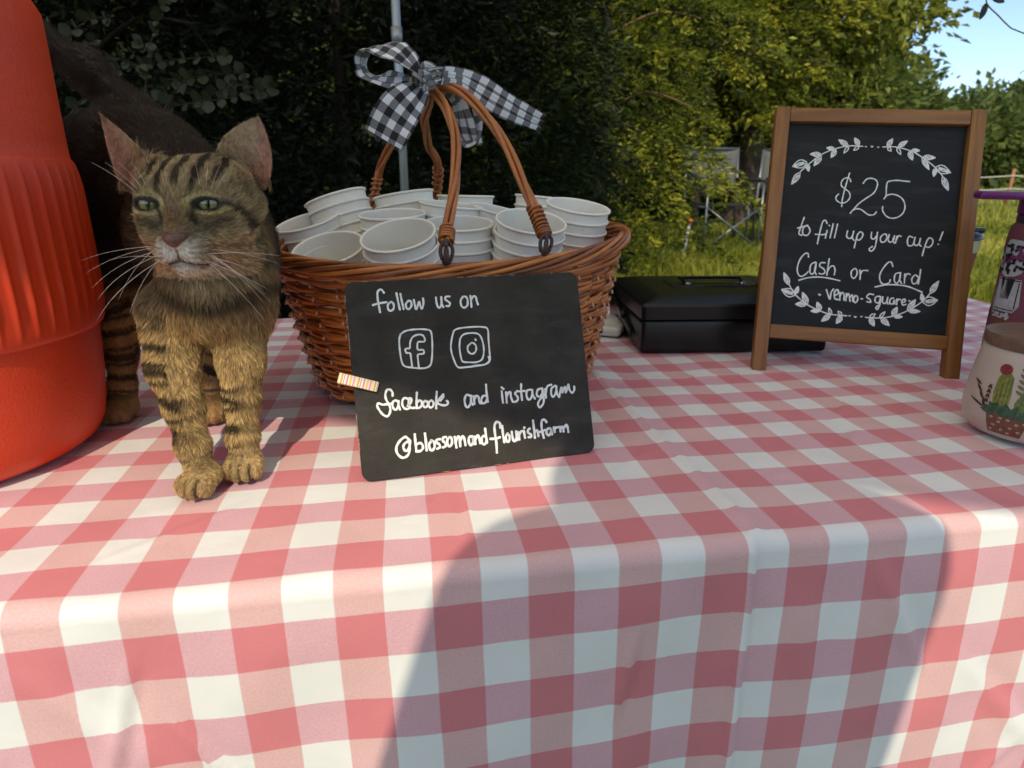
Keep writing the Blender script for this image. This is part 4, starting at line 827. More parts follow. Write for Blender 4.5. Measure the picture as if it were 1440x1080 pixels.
strip('ribbon_tail', [at(610, 108, .700), at(634, 106, .712), at(662, 117, .72), at(700, 141, .725), at(730, 158, .73), at(758, 172, .735)],
      [(0, .6, .8), (.1, .6, .8), (.2, .45, .85), (.25, .35, .8), (.25, .3, .8), (.2, .3, .8)], [.013, .022, .027, .028, .026, .018], frayed=True)
strip('ribbon_loop', [at(618, 120, .715), at(640, 135, .735), at(650, 165, .74), at(655, 192, .735), at(664, 203, .73), at(673, 190, .725), at(674, 165, .725), at(664, 140, .725), at(640, 122, .72)],
      [(.3, .9, 0), (.5, .8, 0), (.6, .8, 0), (.6, .8, 0), (.3, .95, 0), (-.2, .95, 0), (-.3, .95, 0), (-.1, .95, 0), (.3, .9, 0)], [.012, .024, .032, .036, .036, .034, .028, .020, .012])
strip('knot', [at(586, 119, .690), at(588, 106, .684), at(598, 103, .682), at(606, 110, .684), at(603, 122, .690), at(594, 126, .70)],
      [(.9, .1, .4), (.9, 0, .4), (.9, 0, .5), (.9, 0, .4), (.9, .1, .3), (.9, .2, .3)], [.014, .02, .022, .022, .018, .014], curl=.25)
strip('knot', [at(594, 124, .690), at(606, 110, .682), at(618, 103, .686), at(612, 112, .700)],
      [(.5, .1, .8), (.5, 0, .8), (.5, 0, .8), (.5, .1, .8)], [.010, .016, .014, .008], curl=.4)

# ------------------------------------------------------------------ blended solids -> one continuous skin (used for the cat and the photographer)
class Field:
    def __init__(s, lo, hi, h):
        s.lo = np.array(lo, float); s.h = h; s.n = np.ceil((np.array(hi) - s.lo) / h).astype(int) + 1
        s.d = np.full(s.n, 1.0, np.float32)
    def region(s, lo, hi):
        a = np.clip(np.floor((np.array(lo) - s.lo) / s.h).astype(int), 0, s.n); b = np.clip(np.ceil((np.array(hi) - s.lo) / s.h).astype(int) + 1, 0, s.n)
        ax = [s.lo[i] + s.h * np.arange(a[i], b[i]) for i in range(3)]
        return tuple(slice(a[i], b[i]) for i in range(3)), np.meshgrid(*ax, indexing='ij', sparse=True)
    def put(s, fn, lo, hi, k, sub=False):
        m = .02 + k * 2
        if sub: m = .004
        sl, (X, Y, Z) = s.region(np.array(lo) - m, np.array(hi) + m)
        q = fn(X, Y, Z).astype(np.float32); d = s.d[sl]
        if sub: q = -q; hh = np.clip(.5 - .5 * (q - d) / k, 0, 1); s.d[sl] = (q * (1 - hh) + d * hh) + k * hh * (1 - hh); s.d[sl] = np.maximum(s.d[sl], d)
        else: hh = np.clip(.5 + .5 * (q - d) / k, 0, 1); s.d[sl] = q * (1 - hh) + d * hh - k * hh * (1 - hh)
    def ell(s, c, r, k=.012, R=None, sub=False):
        c = np.array(c, float); r = np.array(r, float); m = r.max()
        def fn(X, Y, Z):
            x, y, z = X - c[0], Y - c[1], Z - c[2]
            if R is not None: x, y, z = (R[0][0] * x + R[0][1] * y + R[0][2] * z, R[1][0] * x + R[1][1] * y + R[1][2] * z, R[2][0] * x + R[2][1] * y + R[2][2] * z)
            k0 = np.sqrt((x / r[0]) ** 2 + (y / r[1]) ** 2 + (z / r[2]) ** 2); k1 = np.sqrt((x / r[0] ** 2) ** 2 + (y / r[1] ** 2) ** 2 + (z / r[2] ** 2) ** 2) + 1e-9
            return k0 * (k0 - 1) / k1
        s.put(fn, c - m, c + m, k, sub)
    def cap(s, a, b, ra, rb, k=.012, sub=False):
        a = np.array(a, float); b = np.array(b, float); ba = b - a; L2 = ba @ ba; m = max(ra, rb)
        def fn(X, Y, Z):
            t = np.clip(((X - a[0]) * ba[0] + (Y - a[1]) * ba[1] + (Z - a[2]) * ba[2]) / L2, 0, 1)
            return np.sqrt((X - a[0] - ba[0] * t) ** 2 + (Y - a[1] - ba[1] * t) ** 2 + (Z - a[2] - ba[2] * t) ** 2) - (ra + (rb - ra) * t)
        s.put(fn, np.minimum(a, b) - m, np.maximum(a, b) + m, k, sub)
    def chain(s, pts, rs, k=.012):
        for i in range(len(pts) - 1): s.cap(pts[i], pts[i + 1], rs[i], rs[i + 1], k)
    def tri(s, a, b, c, r, k=.004):
        a, b, c = [np.array(q, float) for q in (a, b, c)]; nr = np.cross(b - a, a - c); n2 = nr @ nr
        def fn(X, Y, Z):
            P = np.stack(np.broadcast_arrays(X, Y, Z), -1)
            def edge(p, q): e = q - p; w = P - p; t = np.clip((w @ e) / (e @ e), 0, 1)[..., None]; return ((w - e * t) ** 2).sum(-1), (w @ np.cross(e, nr))
            d1, s1 = edge(a, b); d2, s2 = edge(b, c); d3, s3 = edge(c, a)
            ins = (np.sign(s1) + np.sign(s2) + np.sign(s3)) >= 2; ins2 = (np.sign(s1) + np.sign(s2) + np.sign(s3)) <= -2
            pl = ((P - a) @ nr) ** 2 / n2
            return np.sqrt(np.where(ins | ins2, pl, np.minimum(np.minimum(d1, d2), d3))) - r
        A = np.stack([a, b, c]); s.put(fn, A.min(0) - r, A.max(0) + r, k)
    def mesh(s, smooth=1):
        d = s.d; I = d < 0; n = s.n; cnt = np.zeros(n - 1, np.float32); acc = np.zeros((*(n - 1), 3), np.float32)
        quads = []
        cells = None
        E = []
        for ax in range(3):
            sl0 = [slice(None)] * 3; sl1 = [slice(None)] * 3; sl0[ax] = slice(0, -1); sl1[ax] = slice(1, None)
            A, B = I[tuple(sl0)], I[tuple(sl1)]; cr = np.argwhere(A != B)
            dA = d[tuple(sl0)][tuple(cr.T)]; dB = d[tuple(sl1)][tuple(cr.T)]; t = dA / (dA - dB)
            p = cr.astype(np.float32).copy(); p[:, ax] += t; E.append((cr, p, I[tuple(sl0)][tuple(cr.T)]))
            o1, o2 = [i for i in range(3) if i != ax]
            for u in (0, -1):
                for v in (0, -1):
                    c = cr.copy(); c[:, o1] += u; c[:, o2] += v
                    ok = (c[:, o1] >= 0) & (c[:, o2] >= 0) & (c[:, o1] < n[o1] - 1) & (c[:, o2] < n[o2] - 1); ci = tuple(c[ok].T)
                    np.add.at(cnt, ci, 1); np.add.at(acc, ci, p[ok])
        idx = np.full(n - 1, -1, np.int64); cell = np.argwhere(cnt > 0); idx[tuple(cell.T)] = np.arange(len(cell))
        V = acc[tuple(cell.T)] / cnt[tuple(cell.T)][:, None]
        for ax, (cr, p, ins) in enumerate(E):
            o1, o2 = [(1, 2), (2, 0), (0, 1)][ax]
            def g(u, v): c = cr.copy(); c[:, o1] += u; c[:, o2] += v; return idx[tuple(np.clip(c, 0, n - 2).T)]
            q = np.stack([g(-1, -1), g(0, -1), g(0, 0), g(-1, 0)], 1); q[~ins] = q[~ins][:, ::-1]; quads.append(q[(q >= 0).all(1)])
        Q = np.concatenate(quads)
        for _ in range(smooth):     # one light relaxation
            S = np.zeros_like(V); C = np.zeros(len(V), np.float32)
            for i in range(4): np.add.at(S, Q[:, i], V[Q[:, (i + 1) % 4]]); np.add.at(S, Q[:, i], V[Q[:, i - 1]]); np.add.at(C, Q[:, i], 2)
            V = V * .5 + .5 * S / C[:, None]
        return V * s.h + s.lo, Q

# ------------------------------------------------------------------ the cat
HC = np.array([-.2325, .487, .214]); hy = math.radians(5); HF = np.array([math.sin(hy), -math.cos(hy), 0]); HR = np.array([math.cos(hy), math.sin(hy), 0]); HU = np.array([0, 0, 1.])
hp = math.radians(-3); HF, HU = HF * math.cos(hp) + HU * math.sin(hp), HU * math.cos(hp) - HF * math.sin(hp)
def hd(x, y, z): return HC + HR * x + HF * y + HU * z
HRM = [HR, HF, HU]
F = Field((-.56, .36, -.002), (-.14, .86, .43), .00165)
def A3(px, py, Y): return np.array(at(px, py, Y))
# body, chest, neck
for (c, r) in (((-.236, .520, .155), (.037, .038, .052)), ((-.250, .560, .178), (.043, .055, .058)), ((-.30, .615, .188), (.050, .065, .056)), ((-.352, .675, .198), (.056, .060, .066))):
    F.ell(c, r, .03)
F.cap((-.236, .508, .150), (-.233, .500, .195), .034, .030, .02)
F.ell((-.345, .70, .235), (.045, .045, .04), .02)
# front legs
pawL = np.array(on_table(289, 698)); pawR = np.array(on_table(349, 675))
pawL[2] = .0125 + TZ; pawR[2] = .0125 + TZ
fl = [A3(246, 440, .512), A3(243, 515, .492), A3(258, 570, .482), A3(272, 628, .465), A3(284, 672, .456)]
fr = [A3(338, 440, .522), A3(339, 510, .502), A3(341, 560, .494), A3(342, 612, .482), A3(345, 650, .474)]
F.chain(fl, [.026, .0170, .0122, .0098, .0092], .012); F.chain(fr, [.024, .0152, .0114, .0094, .0088], .012)
for pw, an in ((pawL, -.25), (pawR, .12)):
    f = np.array([math.sin(an), -math.cos(an), 0]); r_ = np.array([math.cos(an), math.sin(an), 0])
    F.ell(pw + f * .001, (.0132, .0165, .0100), .008, [r_, f, [0, 0, 1]])
    for t, fw_ in ((-.0102, .0090), (-.0037, .0135), (.0037, .0137), (.0102, .0092)):
        F.ell(pw + r_ * t + f * fw_ - np.array([0, 0, .003]), (.0044, .0080, .0075), .0016, [r_, f, [0, 0, 1]])
# rear legs
F.ell((-.395, .672, .150), (.036, .050, .056), .02)
rl_ = [A3(160, 395, .655), A3(172, 450, .640), A3(170, 500, .632), A3(172, 545, .622), A3(172, 575, .612)]
F.chain(rl_, [.030, .020, .0135, .0115, .0115], .01)
F.ell((-.315, .668, .135), (.034, .045, .055), .02)
rr_l = [np.array((-.318, .665, .115)), A3(298, 500, .655), A3(300, 545, .630), A3(300, 575, .614)]
F.chain(rr_l, [.030, .015, .0115, .0115], .01)
for pw, an in ((A3(172, 588, .606), 0), (A3(300, 590, .604), .3)):
    pw[2] = .0115 + TZ; f = np.array([math.sin(an), -math.cos(an), 0]); r_ = np.array([math.cos(an), math.sin(an), 0])
    F.ell(pw, (.0150, .019, .011), .008, [r_, f, [0, 0, 1]])
    for t, fw_ in ((-.0108, .011), (-.0038, .015), (.0038, .015), (.0108, .011)): F.ell(pw + r_ * t + f * fw_ - np.array([0, 0, .003]), (.0048, .0075, .0075), .002, [r_, f, [0, 0, 1]])
F.ell((-.425, .700, .225), (.045, .045, .075), .03); F.ell((-.40, .69, .16), (.04, .045, .06), .03)
# tail, held up behind the cooler
F.chain([(-.365, .728, .235), (-.405, .748, .295), (-.452, .752, .345), (-.50, .75, .375), (-.535, .74, .39)], [.026, .020, .015, .0135, .0125], .02)
F.chain([(-.33, .66, .215), (-.375, .715, .255), (-.425, .735, .285)], [.045, .042, .022], .02)
# head
F.ell(hd(0, -.006, .007), (.0350, .040, .0310), .012, HRM)
for s in (-1, 1):
    F.ell(hd(s * .0165, .006, -.011), (.0190, .025, .023), .012, HRM)
    F.ell(hd(s * .0080, .0335, -.0225), (.0105, .0135, .0100), .005, HRM)
    F.ell(hd(s * .0180, .0215, .0175), (.0105, .0110, .0060), .007, HRM)
    F.ell(hd(s * .0235, .004, .006), (.0110, .02, .018), .01, HRM)
F.cap(hd(0, .020, .018), hd(0, .0410, -.0105), .0110, .0064, .009)
F.ell(hd(0, .0455, -.0148), (.0062, .0042, .0042), .003, HRM)
F.ell(hd(0, .0300, -.0345), (.0082, .0110, .0064), .006, HRM)
F.ell(hd(0, .012, -.028), (.018, .02, .013), .01, HRM)
EX, EZ = .0197, .0082
EY = [(s * EX, .0262, EZ) for s in (-1, 1)]
for (x, y, z) in EY:
    F.ell(hd(x, y, z), (.0105, .0092, .0086), .004, HRM)
for i, (x, y, z) in enumerate(EY):
    s = (-1, 1)[i]; a = s * .10
    R_ = [HR * math.cos(a) + HU * math.sin(a), HF, HU * math.cos(a) - HR * math.sin(a)]
    F.ell(hd(x + s * .0012, y + .0105, z - .0004), (.0088, .0110, .0028), .0010, R_, sub=True)
F.cap(hd(-.0115, .0435, -.0335), hd(.0, .0475, -.0280), .0011, .0011, .001, sub=True); F.cap(hd(.0140, .0425, -.0335), hd(.0, .0475, -.0280), .0011, .0011, .001, sub=True)
# ears: thin cupped shells grown onto the skin
def ear_shell(s, tip, bi, bo, pw, depth, bulge):
    nu, nv = 18, 22; fr = []; bk = []; nrm = HF * .96 - HR * s * .25
    for j in range(nv + 1):
        v = j / nv; m = (bi + bo) / 2 * (1 - v) + tip * v; w = (bo - bi) * (max(1 - v ** pw, 0) ** .92 * (1 + bulge * math.sin(pi * v)))
        for i in range(nu + 1):
            u = i / nu; sag = (1 - (2 * u - 1) ** 2); q = m + w * (u - .5) - HF * (depth * sag * (1 - v) ** .7 + .004 * v) + HU * (-.010 * sag * (1 - v) ** 2)
            rimv = .0007 + .0011 * min(1, 5 * min(u, 1 - u, 1 - v)); fr.append(q + nrm * rimv); bk.append(q - nrm * rimv)
    V = np.array(fr + bk); n1_ = nu + 1; off = (nv + 1) * n1_; Q = []
    for j in range(nv):
        for i in range(nu):
            k = j * n1_ + i; Q.append((k, k + 1, k + n1_ + 1, k + n1_) if s_flip(s) else (k, k + n1_, k + n1_ + 1, k + 1)); k += off; Q.append((k, k + n1_, k + n1_ + 1, k + 1) if s_flip(s) else (k, k + 1, k + n1_ + 1, k + n1_))
    rim = [(j * n1_, (j + 1) * n1_) for j in range(nv)] + [(nv * n1_ + i, nv * n1_ + i + 1) for i in range(nu)] + [((j + 1) * n1_ + nu, j * n1_ + nu) for j in range(nv - 1, -1, -1)]
    for a_, b_ in rim: Q.append((a_, b_, b_ + off, a_ + off) if s_flip(s) else (a_, a_ + off, b_ + off, b_))
    return V, np.array(Q)
def s_flip(s): return s > 0
EARS = [(-1, A3(137, 160, .484), A3(214, 232, .484), A3(174, 268, .488), 1.25, .013, .10), (1, A3(361, 164, .510), A3(298, 234, .496), A3(373, 266, .506), 2.3, .014, .08)]
for e in EARS: F.cap(e[2] - HF * .006, (e[3] * .55 + e[2] * .45) - HF * .008, .0065, .0065, .010)
F.ell(hd(.0005, -.016, .003), (.0445, .030, .022), .012, HRM)
cv_, cq_ = F.mesh(1); NBODY = len(cv_)
for e in EARS:
    V_, Q_ = ear_shell(*e); cq_ = np.concatenate([cq_, Q_ + len(cv_)]); cv_ = np.concatenate([cv_, V_])
def seg2(P, pts):
    """distance of head-plane points (n,2) to a polyline"""
    d = np.full(len(P), 9.)
    for a, b in zip(pts[:-1], pts[1:]):
        a = np.array(a); b = np.array(b); e = b - a; t = np.clip(((P - a) @ e) / (e @ e), 0, 1); d = np.minimum(d, np.linalg.norm(P - a - t[:, None] * e, axis=1))
    return d
def lerp(a, b, t): t = np.clip(t, 0, 1)[:, None]; return a * (1 - t) + b * t
def coat(P, N=None, jit=None):
    """tabby markings with some painted light and shade: fur colour at a point of the body"""
    H = np.stack([(P - HC) @ HR, (P - HC) @ HF, (P - HC) @ HU], -1)
    n1 = wave(P, 1, 8, 130); n2 = wave(P, 2, 8, 420); n3 = wave(P, 5, 6, 60)
    base = np.tile(np.array([.19, .140, .082]), (len(P), 1)); dark = np.array([.026, .018, .011]); tan = np.array([.50, .355, .170]); cream = np.array([.52, .42, .30])
    c = lerp(base, np.array([.23, .165, .09]), .5 + .5 * n1)
    # back and flank: dark coat with shade put into its colour, brown below, broken vertical stripes
    q = (P[:, 0] * -.64 + P[:, 1] * .77); st = np.sin(q * 190 + 1.5 * n3 + P[:, 2] * 25); body = np.clip((P[:, 1] - .535) / .03, 0, 1)
    bodyc = lerp(np.tile(np.array([.020, .010, .006]), (len(P), 1)), dark, .35 + .5 * (st > .1) + .2 * n1)
    c = c * (1 - body[:, None]) + bodyc * body[:, None]
    # legs and chest: warm tan with dark bars
    low = np.clip((.150 - P[:, 2] + .008 * n3) / .035, 0, 1)
    back = P[:, 1] > .56
    tn = lerp(np.tile(tan, (len(P), 1)), np.array([.33, .225, .105]), .5 + .6 * n1)
    ang = np.where(back, 0, (P[:, 0] + .24) * 30)
    bars = np.maximum(np.sin(P[:, 2] * 290 + 1.6 * n3 + .8 * n1 + ang), np.sin(P[:, 2] * 430 + 2.2 * n3 - ang * 1.4) - .22) ; barm = np.clip((bars - .42) * 4.5, 0, 1) * np.clip((P[:, 2] - .022) / .01, 0, 1)
    side = np.clip(np.abs(np.where(P[:, 0] < -.224, P[:, 0] + .2490, P[:, 0] + .2080)) / .009 - .25, .45, 1)
    chest = (np.abs(P[:, 0] + .232) < .035) & (P[:, 2] > .085) & ~back
    barm = barm * np.where(chest, .12, np.where(back, 1.0, side)); tn = lerp(tn, np.array([.040, .026, .013]), barm * .97)
    tn = np.where(back[:, None], tn * np.array([.85, .70, .58]), tn)
    c = c * (1 - low[:, None]) + tn * low[:, None]
    for pw, an, sc in ((pawL, -.25, 1), (pawR, .12, 1)):
        rx = (P[:, 0] - pw[0]) * math.cos(an) + (P[:, 1] - pw[1]) * math.sin(an); fx = (P[:, 0] - pw[0]) * math.sin(an) - (P[:, 1] - pw[1]) * math.cos(an)
        for g_ in (-.0070, 0, .0070): c = lerp(c, np.array([.035, .022, .012]), np.exp(-((rx - g_) / .0009) ** 2) * (fx > .0075) * (fx < .03) * (P[:, 2] < .022) * (np.abs(rx) < .02) * .9)  # shade in the gaps between the toes, painted into the coat
    # necklace and pale bib
    bx = P[:, 0] + .228
    zc = .1465 + bx * bx * 9
    fr_ = ~back & (P[:, 1] < .55)
    nk = np.exp(-((P[:, 2] - zc) / .0055) ** 2) * fr_; c = lerp(c, np.array([.045, .030, .017]), nk * .85)
    nk2 = np.exp(-((P[:, 2] - zc - .022) / .004) ** 2) * fr_ * np.clip(np.abs(bx) / .015 - .5, 0, 1); c = lerp(c, dark, nk2 * .6)
    bib = np.exp(-((bx / .013) ** 2 + ((P[:, 2] - .168) / .014) ** 2)) * fr_; c = lerp(c, np.array([.50, .40, .25]), bib * .8)
    # ---- head
    hm = (np.linalg.norm(H / np.array([1, 1, 1.05]), axis=1) < .056) | (H[:, 2] > .022) & (P[:, 1] < .53) & (np.abs(H[:, 0]) < .1)
    hm &= H[:, 2] > -.046
    f2 = H[:, [0, 2]]; front = H[:, 1] > -.012; ax = np.abs(H[:, 0]); a2 = np.stack([ax, H[:, 2]], -1)
    hc = lerp(np.tile(np.array([.36, .285, .165]), (len(P), 1)), np.array([.15, .115, .068]), .38 + .7 * n1 + .4 * n2)
    # forehead stripes that run up from the brow
    fs = np.sin(H[:, 0] * 560 + .9 * n3 + 1.57); top = np.clip((H[:, 2] - .0180) / .004, 0, 1) * (ax < .030)
    hc = lerp(hc, dark, np.clip((fs - .0) * 2.2, 0, 1) * top * .92); hc = lerp(hc, np.array([.44, .36, .22]), np.clip((-fs - .45) * 3, 0, 1) * top * np.clip((.030 - H[:, 2]) / .005, 0, 1) * .7)
    hc = lerp(hc, dark, np.exp(-(seg2(a2, [(.0105, .017), (.012, .025), (.0095, .036)]) / .0022) ** 2) * .8)
    # nose bridge brown
    hc = lerp(hc, np.array([.20, .105, .05]), np.exp(-((H[:, 0] / .0075) ** 2 + ((H[:, 2] + .002) / .010) ** 2)) * front)
    # warm lower cheeks
    hc = lerp(hc, np.array([.48, .325, .185]), np.clip((-.011 - H[:, 2]) / .008, 0, 1) * front * np.clip((ax - .012) / .008, 0, 1) * .85)
    # pale spectacles round the eyes, inner and lower
    for s in (-1, 1):
        ex, ez = s * EX, EZ; dx = (H[:, 0] - ex) * s; dz = H[:, 2] - ez
        re = np.sqrt((dx / .0102) ** 2 + (dz / .0052) ** 2)
        ring = np.exp(-((re - 1.22) / .20) ** 2); w = np.where(dz > 0, np.clip(.95 - dx / .012, .1, 1), 1.0); hc = lerp(hc, np.array([.58, .50, .25]), ring * w * .95 * front)
        hc = lerp(hc, np.array([.018, .012, .008]), np.clip((1.03 - re) / .12, 0, 1) * front)
        # dark tear mark and dark patch below the eye
        hc = lerp(hc, dark, np.exp(-(seg2(f2, [(s * .0110, EZ - .003), (s * .0095, EZ - .009), (s * .0108, EZ - .0125)]) / .0021) ** 2) * .95 * front)
        hc = lerp(hc, np.array([.07, .052, .035]), np.exp(-(seg2(f2, [(s * .016, EZ - .015), (s * .027, EZ - .0115)]) / .0042) ** 2) * .8 * front)
        # line from the outer eye corner down the cheek
        hc = lerp(hc, dark, np.exp(-(seg2(f2, [(s * .0290, EZ + .001), (s * .0330, EZ - .002), (s * .0368, EZ - .011), (s * .0385, EZ - .020)]) / .0020) ** 2) * .95)
        hc = lerp(hc, dark, np.exp(-(seg2(f2, [(s * .025, -.020), (s * .031, -.021), (s * .036, -.026)]) / .0016) ** 2) * .5)
    # white muzzle and chin; pinkish bounced light put into the chin colour
    mz = np.exp(-((np.maximum(ax - .004, 0) / .0105) ** 4 + ((H[:, 2] + .0270) / .0115) ** 4)) * (H[:, 1] > .018)
    hc = lerp(hc, np.array([.90, .84, .76]), mz * 1.0)
    hc = lerp(hc, np.array([.85, .68, .58]), np.exp(-((ax / .016) ** 2 + ((H[:, 2] + .0395) / .006) ** 2)) * (H[:, 1] > .01) * .9)
    wr = np.zeros(len(P))
    for z_ in (-.0190, -.0225, -.0258): wr = np.maximum(wr, np.exp(-((H[:, 2] - z_) / .0009) ** 2) * (ax > .008) * (ax < .020))
    hc = lerp(hc, np.array([.12, .07, .04]), wr * .6 * (H[:, 1] > .02))
    hc = lerp(hc, np.array([.030, .012, .012]), np.exp(-(seg2(f2, [(-.0130, -.0355), (-.0080, -.0310), (0, -.0284), (.008, -.0312), (.0160, -.0345)]) / .0023) ** 2) * (H[:, 1] > .028))
    hc = lerp(hc, np.array([.05, .022, .018]), np.exp(-(seg2(f2, [(0, -.0175), (0, -.0282)]) / .0008) ** 2) * (H[:, 1] > .035))
    # ears: pink inside, dark outside
    ear = (H[:, 2] > .008) & (np.sqrt((ax / .0350) ** 2 + ((H[:, 1] + .006) / .040) ** 2 + ((H[:, 2] - .007) / .0310) ** 2) > 1.13) & (ax > .016) & (H[:, 1] < .010) & (np.sqrt((ax / .0455) ** 2 + ((H[:, 1] + .016) / .031) ** 2 + ((H[:, 2] - .003) / .023) ** 2) > 1.12)
    if N is not None:
        fwd = N @ HF; inside = ear & (fwd > .05); edge_ = np.clip((ax - .030 - .25 * (H[:, 2] - .02)) / .016, 0, 1); inc = lerp(np.tile(np.array([.46, .34, .22]), (len(P), 1)), np.array([.46, .22, .15]), edge_) * (1 + .25 * n2)[:, None]; hc = np.where(inside[:, None], inc, np.where((ear & (fwd <= .05))[:, None], np.array([.16, .115, .07]), hc))
    c = np.where(hm[:, None], hc, c)
    return np.clip(c, .004, .9), H, hm
cat_skin = bpy.data.materials.new('tabby_skin'); cat_skin.use_nodes = True
n, l = nt(cat_skin); b = n['Principled BSDF']; a_ = n.new('ShaderNodeAttribute'); a_.attribute_name = 'coat'; l.new(a_.outputs['Color'], b.inputs['Base Color']); b.inputs['Roughness'].default_value = .7
b.inputs['Subsurface Weight'].default_value = .0
tri_ = np.concatenate([cq_[:, [0, 1, 2]], cq_[:, [0, 2, 3]]])
va, vb, vc = cv_[tri_[:, 0]], cv_[tri_[:, 1]], cv_[tri_[:, 2]]
fn_ = np.cross(vb - va, vc - va); area = np.linalg.norm(fn_, axis=1) * .5
vn = np.zeros_like(cv_)
for i in range(3): np.add.at(vn, tri_[:, i], fn_)
vn /= np.linalg.norm(vn, axis=1)[:, None] + 1e-12
cat = thing('tabby_cat', 'brown tabby cat standing on the checked cloth between the cooler and basket', 'cat', (0, 0, 0))
vcol, vH, vhm = coat(cv_, vn)
nmesh('body', cv_, cq_, cat_skin, cat, True, {'coat': ('POINT', 'FLOAT_COLOR', np.concatenate([vcol * .8, np.ones((len(vcol), 1))], 1))})
# eyes
m_eye = bpy.data.materials.new('green_cat_eye'); m_eye.use_nodes = True
n, l = nt(m_eye); b = n['Principled BSDF']; tc = n.new('ShaderNodeTexCoord'); sx = n.new('ShaderNodeSeparateXYZ'); l.new(tc.outputs['Object'], sx.inputs[0])
ex = math_n(m_eye, 'DIVIDE', sx.outputs[0], .0013); ez = math_n(m_eye, 'DIVIDE', sx.outputs[2], .0052)
sl_ = math_n(m_eye, 'ADD', math_n(m_eye, 'POWER', ex, 2), math_n(m_eye, 'POWER', ez, 2)); pup = math_n(m_eye, 'LESS_THAN', sl_, 1)
rd = math_n(m_eye, 'SQRT', math_n(m_eye, 'ADD', math_n(m_eye, 'POWER', sx.outputs[0], 2), math_n(m_eye, 'POWER', sx.outputs[2], 2)))
rim_ = n.new('ShaderNodeMapRange'); rim_.inputs['From Min'].default_value = .0052; rim_.inputs['From Max'].default_value = .0068; l.new(rd, rim_.inputs[0])
z = n.new('ShaderNodeTexNoise'); z.inputs['Scale'].default_value = 900; l.new(tc.outputs['Object'], z.inputs['Vector'])
ir = mix_n(m_eye, z.outputs[0], (.10, .12, .05), (.22, .23, .10)); l.new(mix_n(m_eye, pup, mix_n(m_eye, rim_.outputs[0], ir, (.03, .03, .015)), (.004, .004, .004)), b.inputs['Base Color'])
b.inputs['Roughness'].default_value = .06; b.inputs['Coat Weight'].default_value = 1; b.inputs['Coat Roughness'].default_value = .02
for (x, y, z) in EY:
    mb = MB(); mb.lathe([(.0080 * math.sin(pi * i / 14), -.0080 * math.cos(pi * i / 14)) for i in range(15)], 24)
    e = mb.build('eye', m_eye, cat); e.matrix_world = Matrix.Translation(Vector(hd(x, y - .0003, z))) @ Matrix.Rotation(hy + .18, 4, 'Z') @ Matrix.Rotation(hp, 4, 'X')
# nose leather
m_nose = M('brown_nose_leather', (.12, .052, .036), .4, noise=(500, .3), bump=(1500, .5, .0004))
mb = MB(); P = [(-.0100, .0462, -.0092), (0, .0515, -.0084), (.0100, .0462, -.0092), (.0074, .0492, -.0150), (0, .0512, -.0214), (-.0074, .0492, -.0150)]; ce = (0, .0552, -.0132)
Pw = [hd(*p) for p in P]; Pb = [hd(p[0], .0405, p[2]) for p in P]
mb.add([hd(*ce)] + Pw + Pb, [(0, 1 + (i + 1) % 6, 1 + i) for i in range(6)] + [(1 + i, 1 + (i + 1) % 6, 7 + (i + 1) % 6, 7 + i) for i in range(6)])
o = mb.build('nose', m_nose, cat); sd = o.modifiers.new('s', 'SUBSURF'); sd.levels = 2; sd.render_levels = 2
# whiskers
m_wh = M('white_whisker', (.85, .80, .72), .3); mb = MB(); wr_ = random.Random(4)
for s in (-1, 1):
    for i in range(8):
        r0 = (s * wr_.uniform(.009, .019), .040 - wr_.uniform(0, .010), wr_.uniform(-.029, -.0185)); L_ = wr_.uniform(.030, .062); dn = -.80 + .13 * i + wr_.uniform(-.05, .05); fw_ = wr_.uniform(.05, .45)
        pts = [hd(r0[0] + s * L_ * t * (1 - .12 * t), r0[1] + L_ * fw_ * t * (1 - t * .8), r0[2] + L_ * dn * (t + .15 * t * t) - .008 * t * t) for t in np.linspace(0, 1, 9)]
        MB().tube(pts, [.00014 * (1 - .75 * t) for t in np.linspace(0, 1, 9)], 5).build('whisker', m_wh, cat)
for s in (-1, 1):
    for i in range(4):
        r0 = (s * (.017 + .003 * i), .030, .016); L_ = .030; dx = s * (.1 + .18 * i)
        MB().tube([hd(r0[0] + L_ * dx * t, r0[1] + L_ * .35 * t, r0[2] + L_ * t * .85 - .006 * t * t) for t in np.linspace(0, 1, 7)], [.00013 * (1 - .7 * t) for t in np.linspace(0, 1, 7)], 4).build('whisker', m_wh, cat)
# ---- fur: hair strands that grow from the skin
def sample(nh, wfun):
    w = area * wfun((va + vb + vc) / 3); w = w / w.sum(); f = rng.choice(len(tri_), nh, p=w)
    r1, r2 = rng.random(nh), rng.random(nh); s_ = np.sqrt(r1); b0, b1, b2 = 1 - s_, s_ * (1 - r2), s_ * r2
    P = va[f] * b0[:, None] + vb[f] * b1[:, None] + vc[f] * b2[:, None]
    N = vn[tri_[f, 0]] * b0[:, None] + vn[tri_[f, 1]] * b1[:, None] + vn[tri_[f, 2]] * b2[:, None]; N /= np.linalg.norm(N, axis=1)[:, None]
    return P, N
NHAIR = 300000
def dens(P):
    H = np.stack([(P - HC) @ HR, (P - HC) @ HF, (P - HC) @ HU], -1); d = np.ones(len(P)); d[np.linalg.norm(H, axis=1) < .06] = 3.4
    d[(P[:, 2] < .15) & (P[:, 1] < .52)] = 2.6; d[(P[:, 1] > .6)] = .6; return d
hP, hN = sample(NHAIR, dens)
hcol, hH, hhm = coat(hP, hN)
ax = np.abs(hH[:, 0])
Lh = np.full(NHAIR, .0095)
legs = hP[:, 2] < .12; Lh[legs] = .0044; Lh[hP[:, 2] < .035] = .0024; Lh[(hP[:, 2] > .12) & (hP[:, 1] < .54)] = .0075
